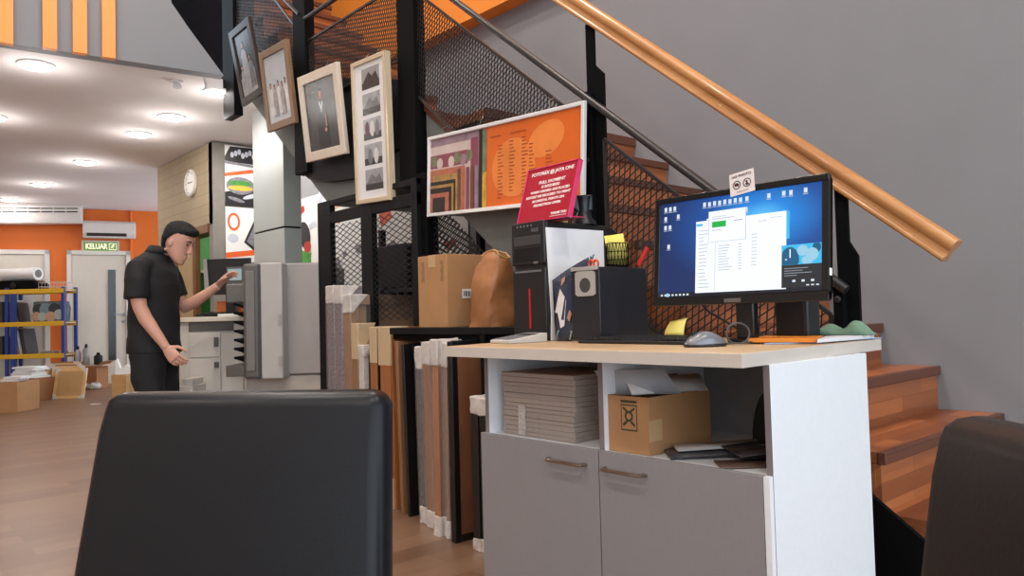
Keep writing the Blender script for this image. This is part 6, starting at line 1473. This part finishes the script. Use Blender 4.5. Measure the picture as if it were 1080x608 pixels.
tag(man, 'man in black polo shirt and trousers, head bowed, busy at the cream counter', 'person')
# hair
hb = MB()
loft(hb, [ring(-.085, .040, -.045, -.058), ring(-.055, .058, -.046, -.074), ring(-.02, .0675, -.040, -.088), ring(.004, .0725, -.024, -.097), ring(.022, .075, .012, -.101), ring(.044, .0765, .040, -.103), ring(.062, .077, .078, -.104), ring(.082, .075, .096, -.099), ring(.104, .067, .090, -.086), ring(.122, .050, .066, -.062), ring(.134, .028, .030, -.034), ring(.138, .01, .0, -.01)], 26)
for i in range(13):
    s_ = (i - 6) / 6 * .058
    b_ = Hc + hu * (.094 + .012 * math.cos(s_ * 30)) + hf * (.074 - 5 * s_ * s_) + FW * s_
    hb.tube([b_, b_ + hf * .012 - hu * (.004 - .006 * (i % 2)), b_ + hf * (.017 + .004 * (i % 3)) - hu * (.020 - .007 * (i % 3))], [.014, .010, .004], 7)
for i in range(16):
    a_ = i * 2.4; rr_ = .052 * math.sqrt((i + .5) / 16)
    b_ = Hc + hu * (.122 - 6 * rr_ * rr_) + hf * (.0 + rr_ * math.cos(a_)) + FW * (rr_ * math.sin(a_))
    hb.tube([b_, b_ + hu * .010 + hf * .008, b_ + hu * .016 + hf * .016], [.014, .010, .004], 7)
h = fuse(hb, .0045, 2)
r = random.Random(4)
for v in h.v: v += V((r.uniform(-.0022, .0022), r.uniform(-.0022, .0022), r.uniform(-.0022, .0022)))
plabel(h.build('hair', M_hair, man, angle=180), 'short black hair')
k = MB()
for s_ in (-1, 1):
    k.ball(Hc + hu * .010 + hf * .0785 + FW * (s_ * .034), (.006, .013, .005), 10, 6, (hf, FW, hu))
k.build('eyes', mat('eye_dark', (40, 28, 24), .2), man)
k = MB()
for s_ in (-1, 1): k.tube([Hc + hu * .030 + hf * .088 + FW * (s_ * .016), Hc + hu * .036 + hf * .087 + FW * (s_ * .034), Hc + hu * .030 + hf * .074 + FW * (s_ * .054)], [.003, .004, .002], 6)
k.build('eyebrows', M_hair, man)
# polo shirt
sb_ = MB()
loft(sb_, [(PP_(-.045, 0, .815), RT * .152, FW * .195), (PP_(-.047, 0, .88), RT * .150, FW * .192), (PP_(-.048, 0, 1.0), RT * .142, FW * .180), (PP_(-.048, 0, 1.12), RT * .143, FW * .182), (PP_(-.046, 0, 1.24), RT * .148, FW * .196), (PP_(-.05, 0, 1.32), RT * .136, FW * .200), (PP_(-.05, 0, 1.385), RT * .105, FW * .175), (PP_(-.035, 0, 1.43), RT * .082, FW * .11), (PP_(-.012, 0, 1.462), RT * .070, FW * .074)], 28)
limb(sb_, [(-.05, -.13, 1.36, .07), (-.05, -.185, 1.335, .072), (-.052, -.215, 1.26, .071), (-.046, -.225, 1.15, .067)], 18)
limb(sb_, [(-.05, .13, 1.36, .07), (-.045, .185, 1.335, .072), (-.02, .205, 1.26, .071), (.02, .21, 1.165, .066)], 18)
st_ = fuse(sb_, .008, 6)
for v in st_.v:
    q_ = v - PO; zz_ = q_.z; v += (RT * math.sin(zz_ * 31 + q_.dot(FW) * 22) + FW * math.sin(zz_ * 23 + q_.dot(RT) * 30)) * .0035
shirt = st_.build('polo_shirt', M_shirt, man, angle=180); plabel(shirt, 'black short-sleeved polo shirt')
cl = MB(); loft(cl, [(PP_(-.020, 0, 1.440), RT * .086, FW * .094), (PP_(-.012, 0, 1.462), RT * .078, FW * .082), (PP_(.0, 0, 1.488), RT * .068 + UP * -.010, FW * .069)], 24)
o = cl.build('collar', M_shirt, shirt, angle=180)
tb_ = MB()
loft(tb_, [(PP_(-.045, 0, .93), RT * .128, FW * .168), (PP_(-.045, 0, .86), RT * .138, FW * .178), (PP_(-.045, 0, .79), RT * .138, FW * .178), (PP_(-.042, 0, .75), RT * .12, FW * .15)], 24)
for s_ in (-1, 1): limb(tb_, [(-.045, s_ * .088, .82, .108), (-.042, s_ * .095, .66, .098), (-.018, s_ * .098, .49, .078), (-.045, s_ * .10, .30, .072), (-.06, s_ * .10, .07, .064)], 18)
tr_ = fuse(tb_, .009, 5)
for v in tr_.v:
    q_ = v - PO; v += (RT * math.sin(q_.z * 40 + q_.dot(FW) * 20)) * .003
plabel(tr_.build('trousers', M_trou, man, angle=180), 'black trousers')
for s_ in (-1, 1):
    sh_ = MB(); loft(sh_, [(PP_(-.115, s_ * .10, .030), UP * .029, FW * .032), (PP_(-.06, s_ * .10, .045), UP * .044, FW * .042), (PP_(.03, s_ * .103, .034), UP * .033, FW * .046), (PP_(.11, s_ * .105, .026), UP * .025, FW * .043), (PP_(.16, s_ * .105, .018), UP * .017, FW * .022)], 16)
    sh_.build('shoe', M_shoe, man, angle=60)
# ------------------------------------------------------------------ light
wd = bpy.data.worlds.new('world'); SC.world = wd; wd.use_nodes = True
bg_ = wd.node_tree.nodes['Background']; bg_.inputs['Color'].default_value = (0.74, 0.87, 1.0, 1); bg_.inputs['Strength'].default_value = SKY
def area(name, loc, aim, sx, sy, power, col, shape='RECTANGLE', spread=180):
    L_ = bpy.data.lights.new(name, 'AREA'); L_.shape = shape; L_.size = sx; L_.size_y = sy; L_.energy = power; L_.color = col; L_.spread = math.radians(spread)
    o = bpy.data.objects.new(name, L_); COL.objects.link(o); o.location = V(loc); o.rotation_euler = (V(aim)).to_track_quat('-Z', 'Y').to_euler(); return o
pt_ = area('daylight_portal', (-1.1, -3.9, 2.15), (0, 1, 0), 9.4, 3.9, 1.0, (1, 1, 1)); pt_.data.cycles.is_portal = True
for i, p in enumerate(LAMPS):
    area('ceiling_lamp_and_fill', (p.x, p.y, 2.925), (0, 0, -1), .2, .2, LAMP_W, (1.0, .95, .90), 'DISK')
    Lp = bpy.data.lights.new('ceiling_lamp_glow', 'POINT'); Lp.energy = LAMP_W * .3; Lp.color = (1.0, .96, .94); Lp.shadow_soft_size = .07
    op = bpy.data.objects.new('ceiling_lamp_glow', Lp); COL.objects.link(op); op.location = (p.x, p.y, 2.70)
for x, y in ((-3.5, 9), (-3.5, 12), (-1.0, 13), (4.2, 9.1), (3.2, 7.35)):  # lights without fixtures; the last is added to brighten the posters under the stairs
    area('ceiling_lamp_and_fill', (x, y, 2.94), (0, 0, -1), .25, .25, LAMP_W * 1.2, (1.0, .95, .90), 'DISK')
for x, y in ((-4, -1.5), (-1, -1.5), (-4, 2), (-1, 2.2), (1.5, -1.5), (1.9, 2.6), (1.0, 4.8)):  # added lights out of view, no fixtures, to brighten the grey wall
    area('high_fill_light', (x, y, 5.86), (0, 0, -1), .3, .3, HIGH_W, (1.0, .93, .86), 'DISK')

# ------------------------------------------------------------------ camera
cam = bpy.data.cameras.new('camera'); cam.sensor_width = 36; cam.sensor_fit = 'HORIZONTAL'; cam.lens = F / 1080 * 36; cam.clip_start = .02; cam.clip_end = 100
co = bpy.data.objects.new('camera', cam); COL.objects.link(co)
r0, u0, b0 = to_world(V((1, 0, 0))), to_world(V((0, -1, 0))), to_world(V((0, 0, -1)))
co.matrix_world = Matrix(((r0.x, u0.x, b0.x, CAM.x), (r0.y, u0.y, b0.y, CAM.y), (r0.z, u0.z, b0.z, CAM.z), (0, 0, 0, 1)))
SC.camera = co
SC.view_settings.view_transform = 'Standard'; SC.view_settings.look = 'None'; SC.view_settings.gamma = 1.0; SC.view_settings.use_curve_mapping = False
SC.view_settings.exposure = EXPO
try:
    SC.cycles.max_bounces = 8; SC.cycles.diffuse_bounces = 5; SC.cycles.use_denoising = True; SC.cycles.sample_clamp_indirect = 6.0
except Exception: pass
